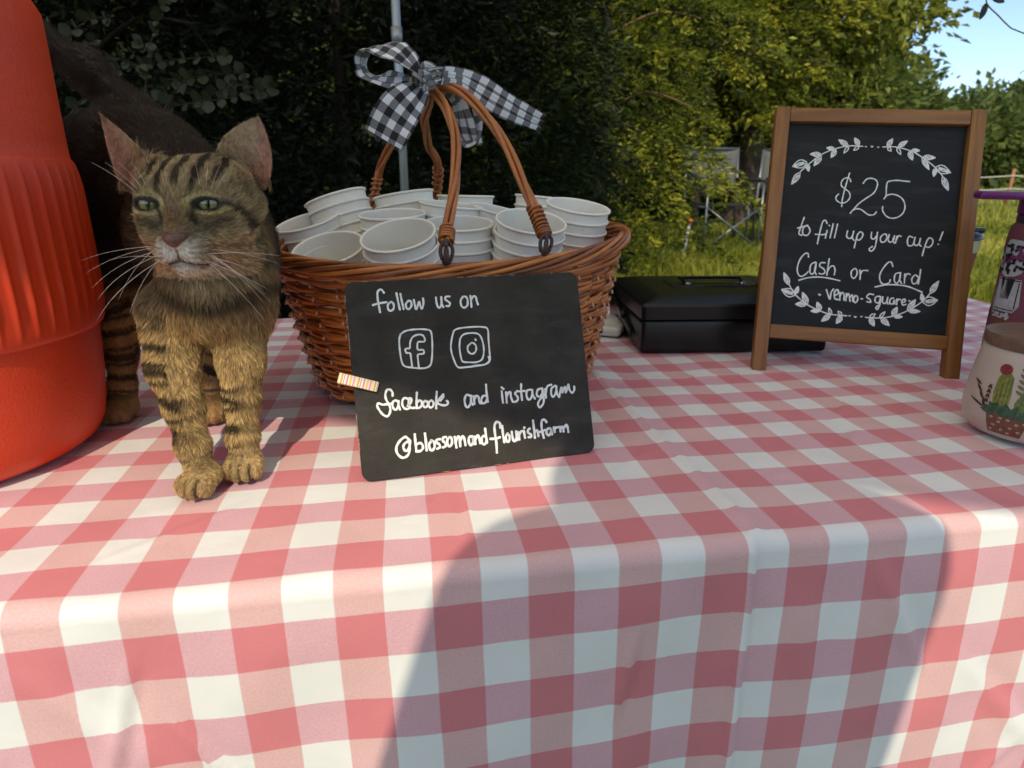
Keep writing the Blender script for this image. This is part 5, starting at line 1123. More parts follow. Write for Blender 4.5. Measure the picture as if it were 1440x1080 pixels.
Lh[hhm] = .0055; nosed = np.linalg.norm(hH - np.array([0, .046, -.0145]), axis=1); Lh[hhm] = np.clip(.0011 + nosed[hhm] * .080, .0013, .0050)
cheek = hhm & (ax > .029) & (hH[:, 2] < .0); Lh[cheek] = .0058
earm = hhm & (ax > .018) & (hH[:, 2] > .010) & (np.sqrt((ax / .035) ** 2 + ((hH[:, 1] + .006) / .040) ** 2 + ((hH[:, 2] - .007) / .031) ** 2) > 1.15) & (np.sqrt((ax / .0455) ** 2 + ((hH[:, 1] + .016) / .031) ** 2 + ((hH[:, 2] - .003) / .023) ** 2) > 1.12); Lh[earm] = .0022
inner_ear = earm & ((hN @ HF) > .2)
tuft = inner_ear & (hH[:, 2] < .044) & (rng.random(NHAIR) < .15); Lh[tuft] = .009
# flow of the coat
body_dir = np.array([-.55, .62, -.25]); flow = np.tile(body_dir, (NHAIR, 1)); flow[legs] = (0, .12, -1)
ch = (hP[:, 2] >= .10) & (hP[:, 1] < .545) & ~hhm; flow[ch] = np.stack([(hP[ch, 0] + .23) * 6, np.full(ch.sum(), .1), np.full(ch.sum(), -.9)], 1)
hd_dir = hH - np.array([0, .052, -.012]); fh = hd_dir[:, :1] * HR + hd_dir[:, 1:2] * HF + hd_dir[:, 2:3] * HU; flow[hhm] = fh[hhm]
ef = HR[None] * np.sign(hH[:, :1]) * .35 + HU; flow[earm] = ef[earm]; flow[tuft] = (-HR[None] * np.sign(hH[:, :1]) * .9 + HF * .25 + HU * .5)[tuft]
flow /= np.linalg.norm(flow, axis=1)[:, None] + 1e-9
jn = np.stack([wave(hP, 20 + i, 5, 260) for i in range(3)], 1) * .30 + rng.normal(size=(NHAIR, 3)) * .13
flow = flow + jn; flow -= hN * np.einsum('ij,ij->i', flow, hN)[:, None]; flow /= np.linalg.norm(flow, axis=1)[:, None] + 1e-9
Lh *= rng.uniform(.65, 1.25, NHAIR)
lift = np.where(legs, .36, .36); lift[hhm] = .26; lift[tuft] = .25
# keep the eye openings and the mouth clear
keep = np.ones(NHAIR, bool)
for (x, y, z) in EY:
    s = np.sign(x); re = np.sqrt(((hH[:, 0] - x - s * .001) / .0086) ** 2 + ((hH[:, 2] - z) / .0035) ** 2); keep &= ~((re < 1.05) & (hH[:, 1] > .01)); near = (re < 1.6) & (hH[:, 1] > .01); Lh[near] = np.minimum(Lh[near], .0016)
keep &= ~((hH[:, 1] > .034) & (hH[:, 2] > -.0200) & (hH[:, 2] < -.0095) & (ax < .0082 * np.clip(1 - (-.0150 - hH[:, 2]) / .006, 0, 1)))
keep &= ~((seg2(hH[:, [0, 2]], [(-.0120, -.0345), (-.0075, -.0308), (0, -.0284), (.008, -.0310), (.0148, -.0335)]) < .0017) & (hH[:, 1] > .03))
hP, hN, hcol, Lh, flow, lift, hhm_k, leg_k = [q[keep] for q in (hP, hN, hcol, Lh, flow, lift, hhm, legs)]
cell_ = np.floor((hP + .0009 * np.stack([wave(hP, 61 + i, 5, 700) for i in range(3)], 1)) / np.where(hhm_k, .0014, .0016)[:, None]).astype(np.int64); key_ = (cell_[:, 0] * 73856093) ^ (cell_[:, 1] * 19349663) ^ (cell_[:, 2] * 83492791)
_, cid = np.unique(key_, return_inverse=True); nC = cid.max() + 1; cnt_ = np.bincount(cid, minlength=nC)[:, None]
cen_ = np.stack([np.bincount(cid, hP[:, i], nC) for i in range(3)], 1) / cnt_; cfl = np.stack([np.bincount(cid, flow[:, i], nC) for i in range(3)], 1) / cnt_ + rng.normal(size=(nC, 3)) * .16
cbr = rng.uniform(.50, 1.55, nC)[cid]; flow = flow * .45 + cfl[cid] * .55; flow /= np.linalg.norm(flow, axis=1)[:, None] + 1e-9; pull = (cen_[cid] - hP) * .45
K = 5; T = np.linspace(0, 1, K)
pts = hP[:, None] + hN[:, None] * (Lh * lift)[:, None, None] * (T * (1.6 - .75 * T))[None, :, None] + flow[:, None] * Lh[:, None, None] * (T ** 1.25)[None, :, None]
pts = pts + pull[:, None] * (T ** 1.5)[None, :, None]
pts[:, :, 2] = np.maximum(pts[:, :, 2], TZ + .0006)
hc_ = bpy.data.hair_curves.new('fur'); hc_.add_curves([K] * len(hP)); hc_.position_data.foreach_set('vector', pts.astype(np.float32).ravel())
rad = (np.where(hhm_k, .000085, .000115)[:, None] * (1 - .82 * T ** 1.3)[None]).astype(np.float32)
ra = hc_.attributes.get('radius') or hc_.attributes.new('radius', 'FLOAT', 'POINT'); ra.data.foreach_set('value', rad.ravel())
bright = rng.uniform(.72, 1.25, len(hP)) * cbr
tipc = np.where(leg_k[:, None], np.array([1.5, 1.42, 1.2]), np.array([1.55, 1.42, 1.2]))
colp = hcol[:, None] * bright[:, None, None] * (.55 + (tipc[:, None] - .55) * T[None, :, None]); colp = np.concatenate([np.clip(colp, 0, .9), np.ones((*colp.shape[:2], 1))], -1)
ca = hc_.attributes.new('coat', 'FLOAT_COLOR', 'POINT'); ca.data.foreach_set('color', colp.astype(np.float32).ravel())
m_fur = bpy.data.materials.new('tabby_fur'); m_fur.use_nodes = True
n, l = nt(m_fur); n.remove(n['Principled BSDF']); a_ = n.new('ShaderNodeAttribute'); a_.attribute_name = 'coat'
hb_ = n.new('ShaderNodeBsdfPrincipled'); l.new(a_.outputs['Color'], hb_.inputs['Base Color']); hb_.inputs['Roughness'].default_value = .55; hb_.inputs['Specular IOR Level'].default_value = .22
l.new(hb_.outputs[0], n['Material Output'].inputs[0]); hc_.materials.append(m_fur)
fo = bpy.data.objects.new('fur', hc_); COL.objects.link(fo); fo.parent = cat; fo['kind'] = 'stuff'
SC.cycles_curves.shape = 'RIBBONS'; SC.cycles_curves.subdivisions = 1

# ------------------------------------------------------------------ the photographer: stands before the table, out of the picture, and throws the rounded shadow on the cloth
GP = GROUND
ph_ = thing('person', 'person in a dark top holding up a phone, whose shadow falls on the cloth', 'person', (0, 0, 0))
PX, PY = .050, -.345
def person_field(h, parts):
    G = Field((PX - .42, PY - .30, GP - .02), (PX + .42, PY + .62, GP + 1.76), h); parts(G); return G.mesh(2)
hipz = GP + .92; shz = GP + 1.40
HL = [np.array((PX - .085, PY - .02, hipz)), np.array((PX - .10, PY + .02, GP + .50)), np.array((PX - .11, PY - .02, GP + .09))]
HRr = [np.array((PX + .085, PY - .02, hipz)), np.array((PX + .10, PY + .02, GP + .50)), np.array((PX + .12, PY + .03, GP + .09))]
ARL = [np.array((PX - .095, PY, shz - .05)), np.array((PX - .180, PY + .03, GP + 1.06)), np.array((-.055, -.10, .20))]; ARR = [np.array((PX + .145, PY, shz - .02)), np.array((PX + .130, PY + .04, GP + 1.13)), np.array((.075, -.10, .20))]
def torso(G, g=0):
    G.ell((PX + .012, PY - .01, GP + 1.27), (.125 + g, .105 + g, .17 + g), .05); G.ell((PX, PY, GP + 1.05), (.13 + g, .10 + g, .16 + g), .06); G.ell((PX, PY - .01, hipz), (.155 + g, .11 + g, .10 + g), .05)
    G.cap((PX - .075, PY, shz - .055), (PX + .0, PY, shz - .005), .052 + g, .052 + g, .04); G.cap((PX, PY, shz - .01), (PX + .115, PY, shz - .01), .052 + g, .055 + g, .04)
def body_parts(G):
    torso(G); G.cap((PX, PY, shz + .02), (PX, PY + .03, shz + .12), .052, .048, .03)
    for A in (HL, HRr): G.chain(A, [.085, .060, .040], .03); G.ell(A[2] + np.array((0, .05, -.055)), (.042, .11, .035), .02)
    for A in (ARL, ARR): G.chain(A, [.050, .038, .026], .02)
    G.ell((PX, PY + .05, shz + .215), (.072, .092, .112), .02); G.cap((PX, PY + .135, shz + .215), (PX, PY + .150, shz + .19), .012, .016, .01)
    G.cap((PX - .072, PY + .045, shz + .225), (PX - .078, PY + .04, shz + .20), .010, .008, .008); G.cap((PX + .072, PY + .045, shz + .225), (PX + .078, PY + .04, shz + .20), .010, .008, .008)
    for A, s in ((ARL, 1), (ARR, -1)):
        w = A[2]; G.ell(w + np.array((s * .010, .03, .01)), (.018, .040, .036), .015)
        for k in range(4): a = w + np.array((s * .012, .055, .035 - .018 * k)); b = a + np.array((s * .006, .028, .002)); c = b + np.array((s * .018, .008, 0)); G.cap(a, b, .0095, .0088, .004); G.cap(b, c, .0088, .0075, .004)
        a = w + np.array((s * .016, .01, .04)); G.cap(a, a + np.array((s * .012, .035, .022)), .011, .009, .008)
vq = person_field(.008, body_parts); m_skin = M('skin', (.45, .26, .18), .5)
nmesh('body', vq[0], vq[1], m_skin, ph_, True)
def shirt(G):
    torso(G, .010)
    for A in (ARL, ARR): G.chain([A[0], A[1], A[1] * .6 + A[2] * .4], [.060, .048, .044], .02)
vq = person_field(.010, shirt); nmesh('shirt', vq[0], vq[1], M('dark_blue_cotton', (.03, .04, .06), .8), ph_, True)
def trousers(G):
    G.ell((PX, PY - .01, hipz + .02), (.172, .128, .12), .05)
    for A in (HL, HRr): G.chain([A[0], A[1], A[2] + np.array((0, 0, .03))], [.098, .074, .058], .03)
vq = person_field(.010, trousers); nmesh('trousers', vq[0], vq[1], M('blue_denim', (.05, .07, .13), .85), ph_, True)
def hair(G):
    G.ell((PX, PY - .02, shz + .09), (.095, .06, .10), .02)
    G.ell((PX, PY + .035, shz + .245), (.083, .098, .108), .01); G.ell((PX, PY - .02, shz + .15), (.075, .05, .09), .02); G.ell((PX, PY + .13, shz + .19), (.07, .06, .09), .01, sub=True)
vq = person_field(.010, hair); nmesh('hair', vq[0], vq[1], M('brown_hair', (.06, .03, .015), .5), ph_, True)
for s in (-1, 1):
    MB().lathe([(.011 * math.sin(pi * i / 8), -.011 * math.cos(pi * i / 8)) for i in range(9)], 12, (PX + s * .030, PY + .128, shz + .225)).build('eye', M('eye_white', (.6, .6, .6), .2), ph_)
phone = thing('phone', 'slim dark phone held up in both hands in front of the table', 'phone', (.012, -.022, .205))
MB().box((0, -.002, 0), (.150, .008, .072)).build('body', m_blkm, phone, bevel=.0035, seg=3)
MB().box((0, -.0063, 0), (.144, .0006, .067)).build('screen', M('phone_glass', (.01, .01, .012), .08), phone)
MB().tube([(-.012, .0022, .02), (-.012, .0045, .02)], .007, 20).build('camera_ring', m_blkm, phone)

# ------------------------------------------------------------------ ground, field
def gz(x, y):
    t = np.clip((y - 1.8) / 3.2, 0, 1); return GROUND + .29 * t * t * (3 - 2 * t) + .03 * np.sin(x * .9 + 1) * np.sin(y * .7) * np.clip(y / 4, 0, 1)
xs = np.concatenate([np.linspace(-400, -20, 20), np.linspace(-18, 18, 73), np.linspace(20, 400, 20)]); ys = np.concatenate([np.linspace(-200, -10, 12), np.linspace(-8, 24, 81), np.linspace(28, 520, 30)])
XX, YY = np.meshgrid(xs, ys, indexing='ij'); nx_, ny_ = XX.shape; ii = np.arange(nx_ - 1)[:, None] * ny_ + np.arange(ny_ - 1)[None]
m_gr = bpy.data.materials.new('meadow_ground'); m_gr.use_nodes = True
n, l = nt(m_gr); b = n['Principled BSDF']; tc = n.new('ShaderNodeTexCoord')
z1 = n.new('ShaderNodeTexNoise'); z1.inputs['Scale'].default_value = 1.1; z1.inputs['Detail'].default_value = 8; z1.inputs['Roughness'].default_value = .7; l.new(tc.outputs['Object'], z1.inputs['Vector'])
z2 = n.new('ShaderNodeTexNoise'); z2.inputs['Scale'].default_value = 28; z2.inputs['Detail'].default_value = 6; l.new(tc.outputs['Object'], z2.inputs['Vector'])
r1 = n.new('ShaderNodeMapRange'); r1.inputs['From Min'].default_value = .35; r1.inputs['From Max'].default_value = .62; l.new(z1.outputs[0], r1.inputs[0])
r2 = n.new('ShaderNodeMapRange'); r2.inputs['From Min'].default_value = .35; r2.inputs['From Max'].default_value = .65; l.new(z2.outputs[0], r2.inputs[0])
l.new(mix_n(m_gr, r2.outputs[0], mix_n(m_gr, r1.outputs[0], (.20, .25, .024), (.30, .27, .055)), (.11, .13, .022)), b.inputs['Base Color']); b.inputs['Roughness'].default_value = .9
bp = n.new('ShaderNodeBump'); bp.inputs['Distance'].default_value = .05; l.new(z2.outputs[0], bp.inputs['Height']); l.new(bp.outputs[0], b.inputs['Normal'])
g = nmesh('ground', np.stack([XX, YY, gz(XX, YY)], -1).reshape(-1, 3), np.stack([ii, ii + ny_, ii + ny_ + 1, ii + 1], -1).reshape(-1, 4), m_gr, smooth=True)
g['kind'] = 'structure'

# ------------------------------------------------------------------ foliage
def leaf_mat(name, a, b_, c, transl=.35):
    m = bpy.data.materials.new(name); m.use_nodes = True; n, l = nt(m); p = n['Principled BSDF']
    at2 = n.new('ShaderNodeAttribute'); at2.attribute_name = 'tone'
    cr = n.new('ShaderNodeValToRGB'); cr.color_ramp.elements[0].color = (*a, 1); cr.color_ramp.elements[1].color = (*c, 1); e = cr.color_ramp.elements.new(.55); e.color = (*b_, 1)
    l.new(at2.outputs['Fac'], cr.inputs[0]); l.new(cr.outputs[0], p.inputs['Base Color']); p.inputs['Roughness'].default_value = .55; p.inputs['Specular IOR Level'].default_value = .3
    t = n.new('ShaderNodeBsdfTranslucent'); l.new(cr.outputs[0], t.inputs[0]); ms = n.new('ShaderNodeMixShader'); ms.inputs[0].default_value = transl
    l.new(p.outputs[0], ms.inputs[1]); l.new(t.outputs[0], ms.inputs[2]); l.new(ms.outputs[0], n['Material Output'].inputs[0]); return m
def leaves(name, P, D, L_, W_, mat, parent=None, tone=None, stuff=True, seed=0):
    r = np.random.default_rng(seed + 11); N = len(P); D = D / (np.linalg.norm(D, axis=1)[:, None] + 1e-9)
    S = np.cross(D, r.normal(size=(N, 3))); S /= np.linalg.norm(S, axis=1)[:, None] + 1e-9; U = np.cross(S, D)
    sz_ = r.uniform(.45, 1.45, N)[:, None] ** 1.1; L_ = L_ * sz_; W_ = W_ * sz_ * r.uniform(.8, 1.2, N)[:, None]
    v = np.stack([P, P + D * L_ * .45 + S * W_ * .5 + U * W_ * .18, P + D * L_, P + D * L_ * .45 - S * W_ * .5 + U * W_ * .18], 1).reshape(-1, 3)
    f = np.arange(N * 4).reshape(-1, 4)
    tone = r.random(N) if tone is None else np.clip(tone + r.normal(size=N) * .16, 0, 1)
    o = nmesh(name, v, f, mat, parent, False, {'tone': ('FACE', 'FLOAT', tone)})
    if stuff: o['kind'] = 'stuff'
    return o
def crown(ells, nclump, per, cr_, seed, shell=.62, flat=.7):
    """clumps of leaves spread through the outer part of overlapping ellipsoids"""
    r = np.random.default_rng(seed); vol = np.array([e[1][0] * e[1][1] * e[1][2] for e in ells]) ** .8; k = r.choice(len(ells), nclump, p=vol / vol.sum())
    c = np.array([e[0] for e in ells])[k]; s = np.array([e[1] for e in ells])[k]; d = r.normal(size=(nclump, 3)); d /= np.linalg.norm(d, axis=1)[:, None]
    C = c + d * s * (shell + (1.02 - shell) * r.random(nclump) ** .7)[:, None] * (1 + .15 * wave(d * 3 + c, seed, 5, 1.4))[:, None]
    sz = cr_ * r.uniform(.5, 1.4, nclump); rep = np.repeat(np.arange(nclump), per)
    off = r.normal(size=(nclump * per, 3)) * np.array([1, 1, flat]); P = C[rep] + np.clip(off, -1.7, 1.7) * sz[rep][:, None] * .55
    D = off * .5 + d[rep] * .7 + np.array([0, 0, -.25]) + r.normal(size=off.shape) * .5
    tone = np.repeat(r.random(nclump) * .7 + .15, per)
    tone = np.clip(tone + .28 * wave(P, seed, 6, 1.6), 0, 1)  # broad lit and shaded patches put into the leaf tone
    return P, D, tone, C
def sprays(C, dirs, nper, L_, seed, droop=.6, spread=.10):
    """feathery hanging sprays, as on a cedar"""
    r = np.random.default_rng(seed); N = len(C); t = r.random((N, nper)) ** .8; rep = dirs[:, None] * (t * L_)[..., None]
    P = C[:, None] + rep + np.array([0, 0, -1]) * (droop * L_ * t ** 2)[..., None]
    w = spread * L_ * (1.05 - t)
    off = r.normal(size=(N, nper, 3)) * np.array([1, 1, .45]) * w[..., None]; P = P + off
    D = dirs[:, None] * .8 + off / (w[..., None] + 1e-6) * .45 + np.array([0, 0, -.25]) + r.normal(size=off.shape) * .25
    tone = np.repeat(r.random(N) * .7 + .15, nper)
    P = P.reshape(-1, 3); tone = np.clip(tone + .28 * wave(P, seed, 6, 3.2), 0, 1)  # sunny and shady patches worked into the spray tone
    return P, D.reshape(-1, 3), tone
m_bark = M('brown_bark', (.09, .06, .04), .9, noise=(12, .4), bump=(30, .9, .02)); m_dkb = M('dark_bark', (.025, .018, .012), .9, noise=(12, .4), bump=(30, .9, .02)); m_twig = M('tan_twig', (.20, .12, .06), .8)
def limb(name, P, r0, r1, parent, mat=m_bark, n=7):
    Q = spline(P, 5); return MB().tube(Q, [r0 + (r1 - r0) * i / (len(Q) - 1) for i in range(len(Q))], n).build(name, mat, parent)
L_hedge = leaf_mat('shade_dark_cedar_needles', (.003, .006, .002), (.005, .010, .003), (.014, .021, .006), .1)  # deep canopy shade put into the needle colour
L_cedar = leaf_mat('sun_bright_cedar_sprays', (.018, .032, .006), (.20, .23, .024), (.60, .56, .06), .45)  # sunlight put into the colours, brighter than the sprays themselves
L_decid = leaf_mat('sun_bright_oak_leaves', (.030, .048, .010), (.22, .25, .034), (.56, .54, .10), .5)  # leaf colours raised to stand in for stronger sun
L_wood = leaf_mat('mid_green_wood_leaves', (.008, .015, .004), (.026, .040, .008), (.08, .10, .018), .2)
L_far = leaf_mat('far_tree_leaves', (.05, .075, .02), (.13, .17, .035), (.26, .29, .07), .35)
L_shrub = leaf_mat('round_shrub_leaves', (.045, .085, .018), (.07, .12, .025), (.10, .15, .035), .3)
# shaded evergreens just behind the table
hz = [(-2.9, 3.0, 1.0, 3.4, 'dark'), (-1.75, 2.95, .85, 3.5, 'dark'), (-.80, 3.15, .80, 3.6, 'dark'), (-.12, 3.5, .50, 3.3, 'dark')]
hl = ['deep shaded cedar tree behind the cooler at the far left', 'deep shaded cedar tree behind the cat', 'deep shaded cedar tree behind the bow and grey pole', 'deep shaded cedar tree behind the right end of the basket']
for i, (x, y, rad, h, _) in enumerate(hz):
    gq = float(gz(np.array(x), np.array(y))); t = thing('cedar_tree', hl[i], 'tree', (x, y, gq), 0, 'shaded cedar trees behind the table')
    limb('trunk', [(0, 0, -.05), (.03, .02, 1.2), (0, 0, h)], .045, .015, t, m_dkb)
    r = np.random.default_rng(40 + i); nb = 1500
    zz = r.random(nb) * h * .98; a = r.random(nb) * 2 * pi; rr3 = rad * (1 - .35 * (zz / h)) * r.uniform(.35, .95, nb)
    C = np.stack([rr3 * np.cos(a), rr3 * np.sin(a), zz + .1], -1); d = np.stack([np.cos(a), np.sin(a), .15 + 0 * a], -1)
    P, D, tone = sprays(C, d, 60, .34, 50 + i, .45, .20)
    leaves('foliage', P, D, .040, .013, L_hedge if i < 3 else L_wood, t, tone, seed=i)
    for k in range(12): a_k = r.random() * 6.28; z_k = .3 + k * h / 13; limb('branch', [(0, 0, z_k), (.5 * rad * math.cos(a_k), .5 * rad * math.sin(a_k), z_k + .08), (.95 * rad * math.cos(a_k), .95 * rad * math.sin(a_k), z_k + .02)], .012, .004, t, m_dkb, 5)
# sunlit cedars in the middle
for i, (x, y, rad, h, lab, nb) in enumerate(((.62, 5.0, .82, 4.6, 'sunlit yellow green cedar tree with drooping sprays right of the bow', 900), (2.3, 8.4, 1.45, 5.5, 'sunlit cedar tree behind the folding chair', 900))):
    gq = float(gz(np.array(x), np.array(y))); t = thing('cedar_tree', lab, 'tree', (x, y, gq))
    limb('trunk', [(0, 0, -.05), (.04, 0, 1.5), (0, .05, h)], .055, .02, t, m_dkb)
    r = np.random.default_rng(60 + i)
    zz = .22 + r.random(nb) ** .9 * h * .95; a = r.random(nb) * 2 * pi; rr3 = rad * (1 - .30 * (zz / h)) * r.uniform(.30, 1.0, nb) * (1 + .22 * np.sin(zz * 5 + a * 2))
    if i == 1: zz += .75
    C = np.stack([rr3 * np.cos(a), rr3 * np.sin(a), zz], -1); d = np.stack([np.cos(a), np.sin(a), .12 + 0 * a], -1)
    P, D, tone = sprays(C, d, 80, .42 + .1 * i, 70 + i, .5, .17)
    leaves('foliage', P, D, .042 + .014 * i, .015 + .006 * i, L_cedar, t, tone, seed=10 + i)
    for k in range(18):
        a_k = r.uniform(3.4, 6.2) if k % 3 == 1 else r.random() * 6.28; z_k = .4 + (k * h / 27); R_ = rad * 1.0
        limb('branch', [(0, 0, z_k), (.5 * R_ * math.cos(a_k), .5 * R_ * math.sin(a_k), z_k + .14), (R_ * math.cos(a_k), R_ * math.sin(a_k), z_k + .02)], .011, .003, t, m_twig if k % 3 == 1 else m_dkb, 5)
# big broadleaved tree whose edge meets the sky
t = thing('broadleaf_tree', 'large sunlit broadleaf tree rising behind the sign with its right edge against the sky', 'tree', (3.25, 9.6, -.45))
limb('trunk', [(0, 0, -.1), (.1, 0, 1.4), (-.05, .1, 3.2), (.1, 0, 5.5)], .22, .08, t)
E_ = [((-.9, 0, 3.4), (1.9, 1.7, 1.8)), ((.6, -.2, 3.0), (1.6, 1.5, 1.5)), ((1.25, 0, 2.7), (.95, 1.0, .9)), ((0, .3, 5.0), (2.0, 1.8, 1.6)), ((-2.0, -.3, 2.9), (1.5, 1.3, 1.4)), ((1.2, 0, 4.0), (1.1, 1.1, 1.1)), ((-.4, -.6, 2.2), (1.3, 1.1, .8))]
P, D, tone, C = crown(E_, 1500, 42, .34, 81, .45)
leaves('foliage', P, D, .105, .055, L_decid, t, tone, seed=21)
r = np.random.default_rng(5)
for k in range(16):
    q = C[r.integers(len(C))]; limb('branch', [(0, 0, 1.6 + .2 * k * .9), tuple(np.array(q) * .5 + np.array([0, 0, 1.2])), tuple(q)], .06, .012, t, m_bark, 6)
# wood behind: separate trees of a mixed edge
wd = [(-4.5, 8.5, 2.2, 'dark tree of the wood behind the cedars at the far left'), (-1.2, 9.0, 2.3, 'dark tree of the wood behind the bow'), (2.2, 11.5, 2.5, 'shaded tree of the wood between the cedar and the big tree'), (5.4, 15.5, 2.6, 'green tree standing behind the top rail of the sign'), (9.2, 19.5, 2.5, 'lower rounded green tree behind the right corner of the sign')]
for i, (x, y, R_, lab) in enumerate(wd):
    low = i >= 3; hh = 2.0 if not low else (2.35 if i == 3 else 2.05)
    t = thing('wood_tree', lab, 'tree', (x, y, -.45), 0, None); limb('trunk', [(0, 0, -.1), (.1, 0, 2), (0, 0, hh * 1.7)], .16, .05, t)
    sc_ = .60 if low else 1.15
    E_ = [((0, 0, hh), (R_, R_ * .8, hh * sc_)), ((-R_ * .6, -.3, hh * .8), (R_ * .7, R_ * .6, hh * .75)), ((R_ * .6, -.2, hh * .85), (R_ * .7, R_ * .6, hh * .7))]
    if not low: E_ += [((0, 0, hh * 2.2), (R_, R_ * .8, hh))]
    P, D, tone, C = crown(E_, 620, 34, .55, 90 + i, .5); leaves('foliage', P, D, .20, .11, L_wood if not low else L_far, t, tone, seed=30 + i)
ft = [(20.5, 31, 3.2, 2.1, 'pale green tree at the right edge of the field beside the sign'), (25.5, 36, 4.4, 2.8, 'taller dark green tree at the far right edge of the field'), (16.2, 34, 2.6, 2.2, 'low bushy tree on the field edge behind the sign frame'), (33, 42, 5, 3.3, 'tall dark tree on the field edge cut by the picture edge')]
for i, (x, y, R_, hh, lab) in enumerate(ft):
    t = thing('field_tree', lab, 'tree', (x, y, -.45)); limb('trunk', [(0, 0, -.1), (.1, 0, hh)], .22, .1, t)
    E_ = [((0, 0, hh * .95), (R_ * .8, R_ * .7, hh * .75)), ((-R_ * .5, 0, hh * .6), (R_ * .6, R_ * .5, hh * .55)), ((R_ * .5, 0, hh * .65), (R_ * .6, R_ * .5, hh * .6)), ((0, 0, hh * .35), (R_ * .9, R_ * .6, hh * .4))]
    P, D, tone, C = crown(E_, 700, 30, .75, 120 + i, .55); leaves('foliage', P, D, .34, .20, L_far, t, tone, seed=50 + i)
fw_ = nmesh('treeline', *(lambda r_: (lambda P, D, S: (np.stack([P, P + D * .6 + S * .35, P + D * 1.2, P + D * .6 - S * .35], 1).reshape(-1, 3), np.arange(len(P) * 4).reshape(-1, 4)))(np.stack([r_.uniform(-70, 150, 9000), r_.uniform(90, 100, 9000), -.45 + r_.uniform(0, 1, 9000) ** .8 * (5.5 + 1.5 * np.sin(r_.uniform(0, 6, 9000)))], -1), r_.normal(size=(9000, 3)) * .9, r_.normal(size=(9000, 3)) * .9))(np.random.default_rng(9)), L_far)
tag(fw_, 'distant wooded edge beyond the field', 'treeline', kind='stuff'); a = fw_.data.attributes.new('tone', 'FLOAT', 'FACE'); a.data.foreach_set('value', np.random.default_rng(1).random(9000).astype(np.float32))

# grass blades of the meadow and the long dry grass at the foot of the cedar
r = np.random.default_rng(31)
def blades(N, x0, x1, y0, y1, h0, h1, mat, name, lab, pw=1.4, wf=1.0):
    y = y0 + (y1 - y0) * r.random(N) ** pw; x = x0 + (x1 - x0) * r.random(N); x = x * (y / y1) ** .0
    cl = np.clip(.55 + .6 * wave(np.stack([x, y, 0 * x], -1), 77, 7, 2.2), .1, 1.2); h = (h0 + (h1 - h0) * r.random(N)) * cl; zb = gz(x, y); a = r.random(N) * 2 * pi
    lean = r.normal(size=(N, 2)) * .35; w = (.0022 + .0008 * y) * wf; sx_, sy_ = np.cos(a) * w, np.sin(a) * w
    B = np.stack([x, y, zb], -1); s = np.stack([sx_, sy_, 0 * sx_], -1); m_ = B + np.stack([lean[:, 0] * h * .3, lean[:, 1] * h * .3, h * .6], -1); t_ = B + np.stack([lean[:, 0] * h, lean[:, 1] * h, h * .97], -1)
    v = np.stack([B - s, B + s, m_ + s * .7, t_, m_ - s * .7], 1).reshape(-1, 3); k = np.arange(N)[:, None] * 5
    f = np.concatenate([k + np.array([0, 1, 2]), k + np.array([0, 2, 4]), k + np.array([4, 2, 3])])
    tn = np.clip(.5 + .5 * wave(np.stack([x, y, 0 * x], -1), 5, 6, 1.5) + r.normal(size=N) * .2, 0, 1)
    o = nmesh(name, v, f, mat, None, False, {'tone': ('FACE', 'FLOAT', np.concatenate([tn] * 3))}); tag(o, lab, 'grass', kind='stuff')
L_grass = leaf_mat('meadow_grass', (.06, .09, .012), (.30, .33, .035), (.62, .56, .12), .42)
blades(90000, -2.5, 8, 2.4, 9.5, .04, .17, L_grass, 'grass', 'short sunlit meadow grass between the table and the trees')
blades(26000, .3, 3.6, 4.0, 6.4, .07, .26, L_grass, 'tall_grass', 'tall pale grass at the foot of the cedar trees', 1.0, .8)
blades(60000, 4, 34, 8, 40, .10, .30, L_grass, 'field_grass', 'bright yellow green field grass beyond the sign', 1.3, .9)

# leafy twigs of a round leaved shrub just behind the cat
sh = thing('round_leaf_shrub', 'slender twigs with small round leaves in the shade behind the cat', 'shrub', (-.95, 1.55, GROUND)); SO = Vector(sh.location)
r2_ = random.Random(12); tw = [[(95, 165), (135, 120), (170, 95), (200, 60)], [(130, 118), (190, 92), (250, 84), (320, 78)], [(150, 150), (215, 128), (275, 108), (345, 103)], [(180, 165), (250, 148), (320, 138), (385, 124)], [(205, 120), (210, 70), (222, 30), (240, -10)], [(90, 60), (120, 30), (150, 25)], [(230, 160), (245, 130), (262, 112)], [(270, 150), (330, 120), (370, 128)], [(100, 90), (118, 70), (130, 58)]]
def round_leaf(mb, base, d, nrm, L_, W_):
    s = d.cross(nrm).normalized(); u = s.cross(d); v = [base]; K = 5
    pts2 = [(.18, .36), (.42, .5), (.68, .44), (.88, .22)]
    v += [base + d * L_ * a + s * W_ * b_ + u * W_ * .14 * b_ for a, b_ in pts2] + [base + d * L_] + [base + d * L_ * a - s * W_ * b_ + u * W_ * .14 * b_ for a, b_ in pts2[::-1]]
    c = [base + d * L_ * .5 - u * W_ * .05]; n_ = len(v); mb.add(v + c, [(n_, i, (i + 1) % n_) for i in range(n_)])
lfm = M('shrub_leaf', (.014, .024, .008), .6, noise=(60, .5)); lmesh = None; cnt_l = 0
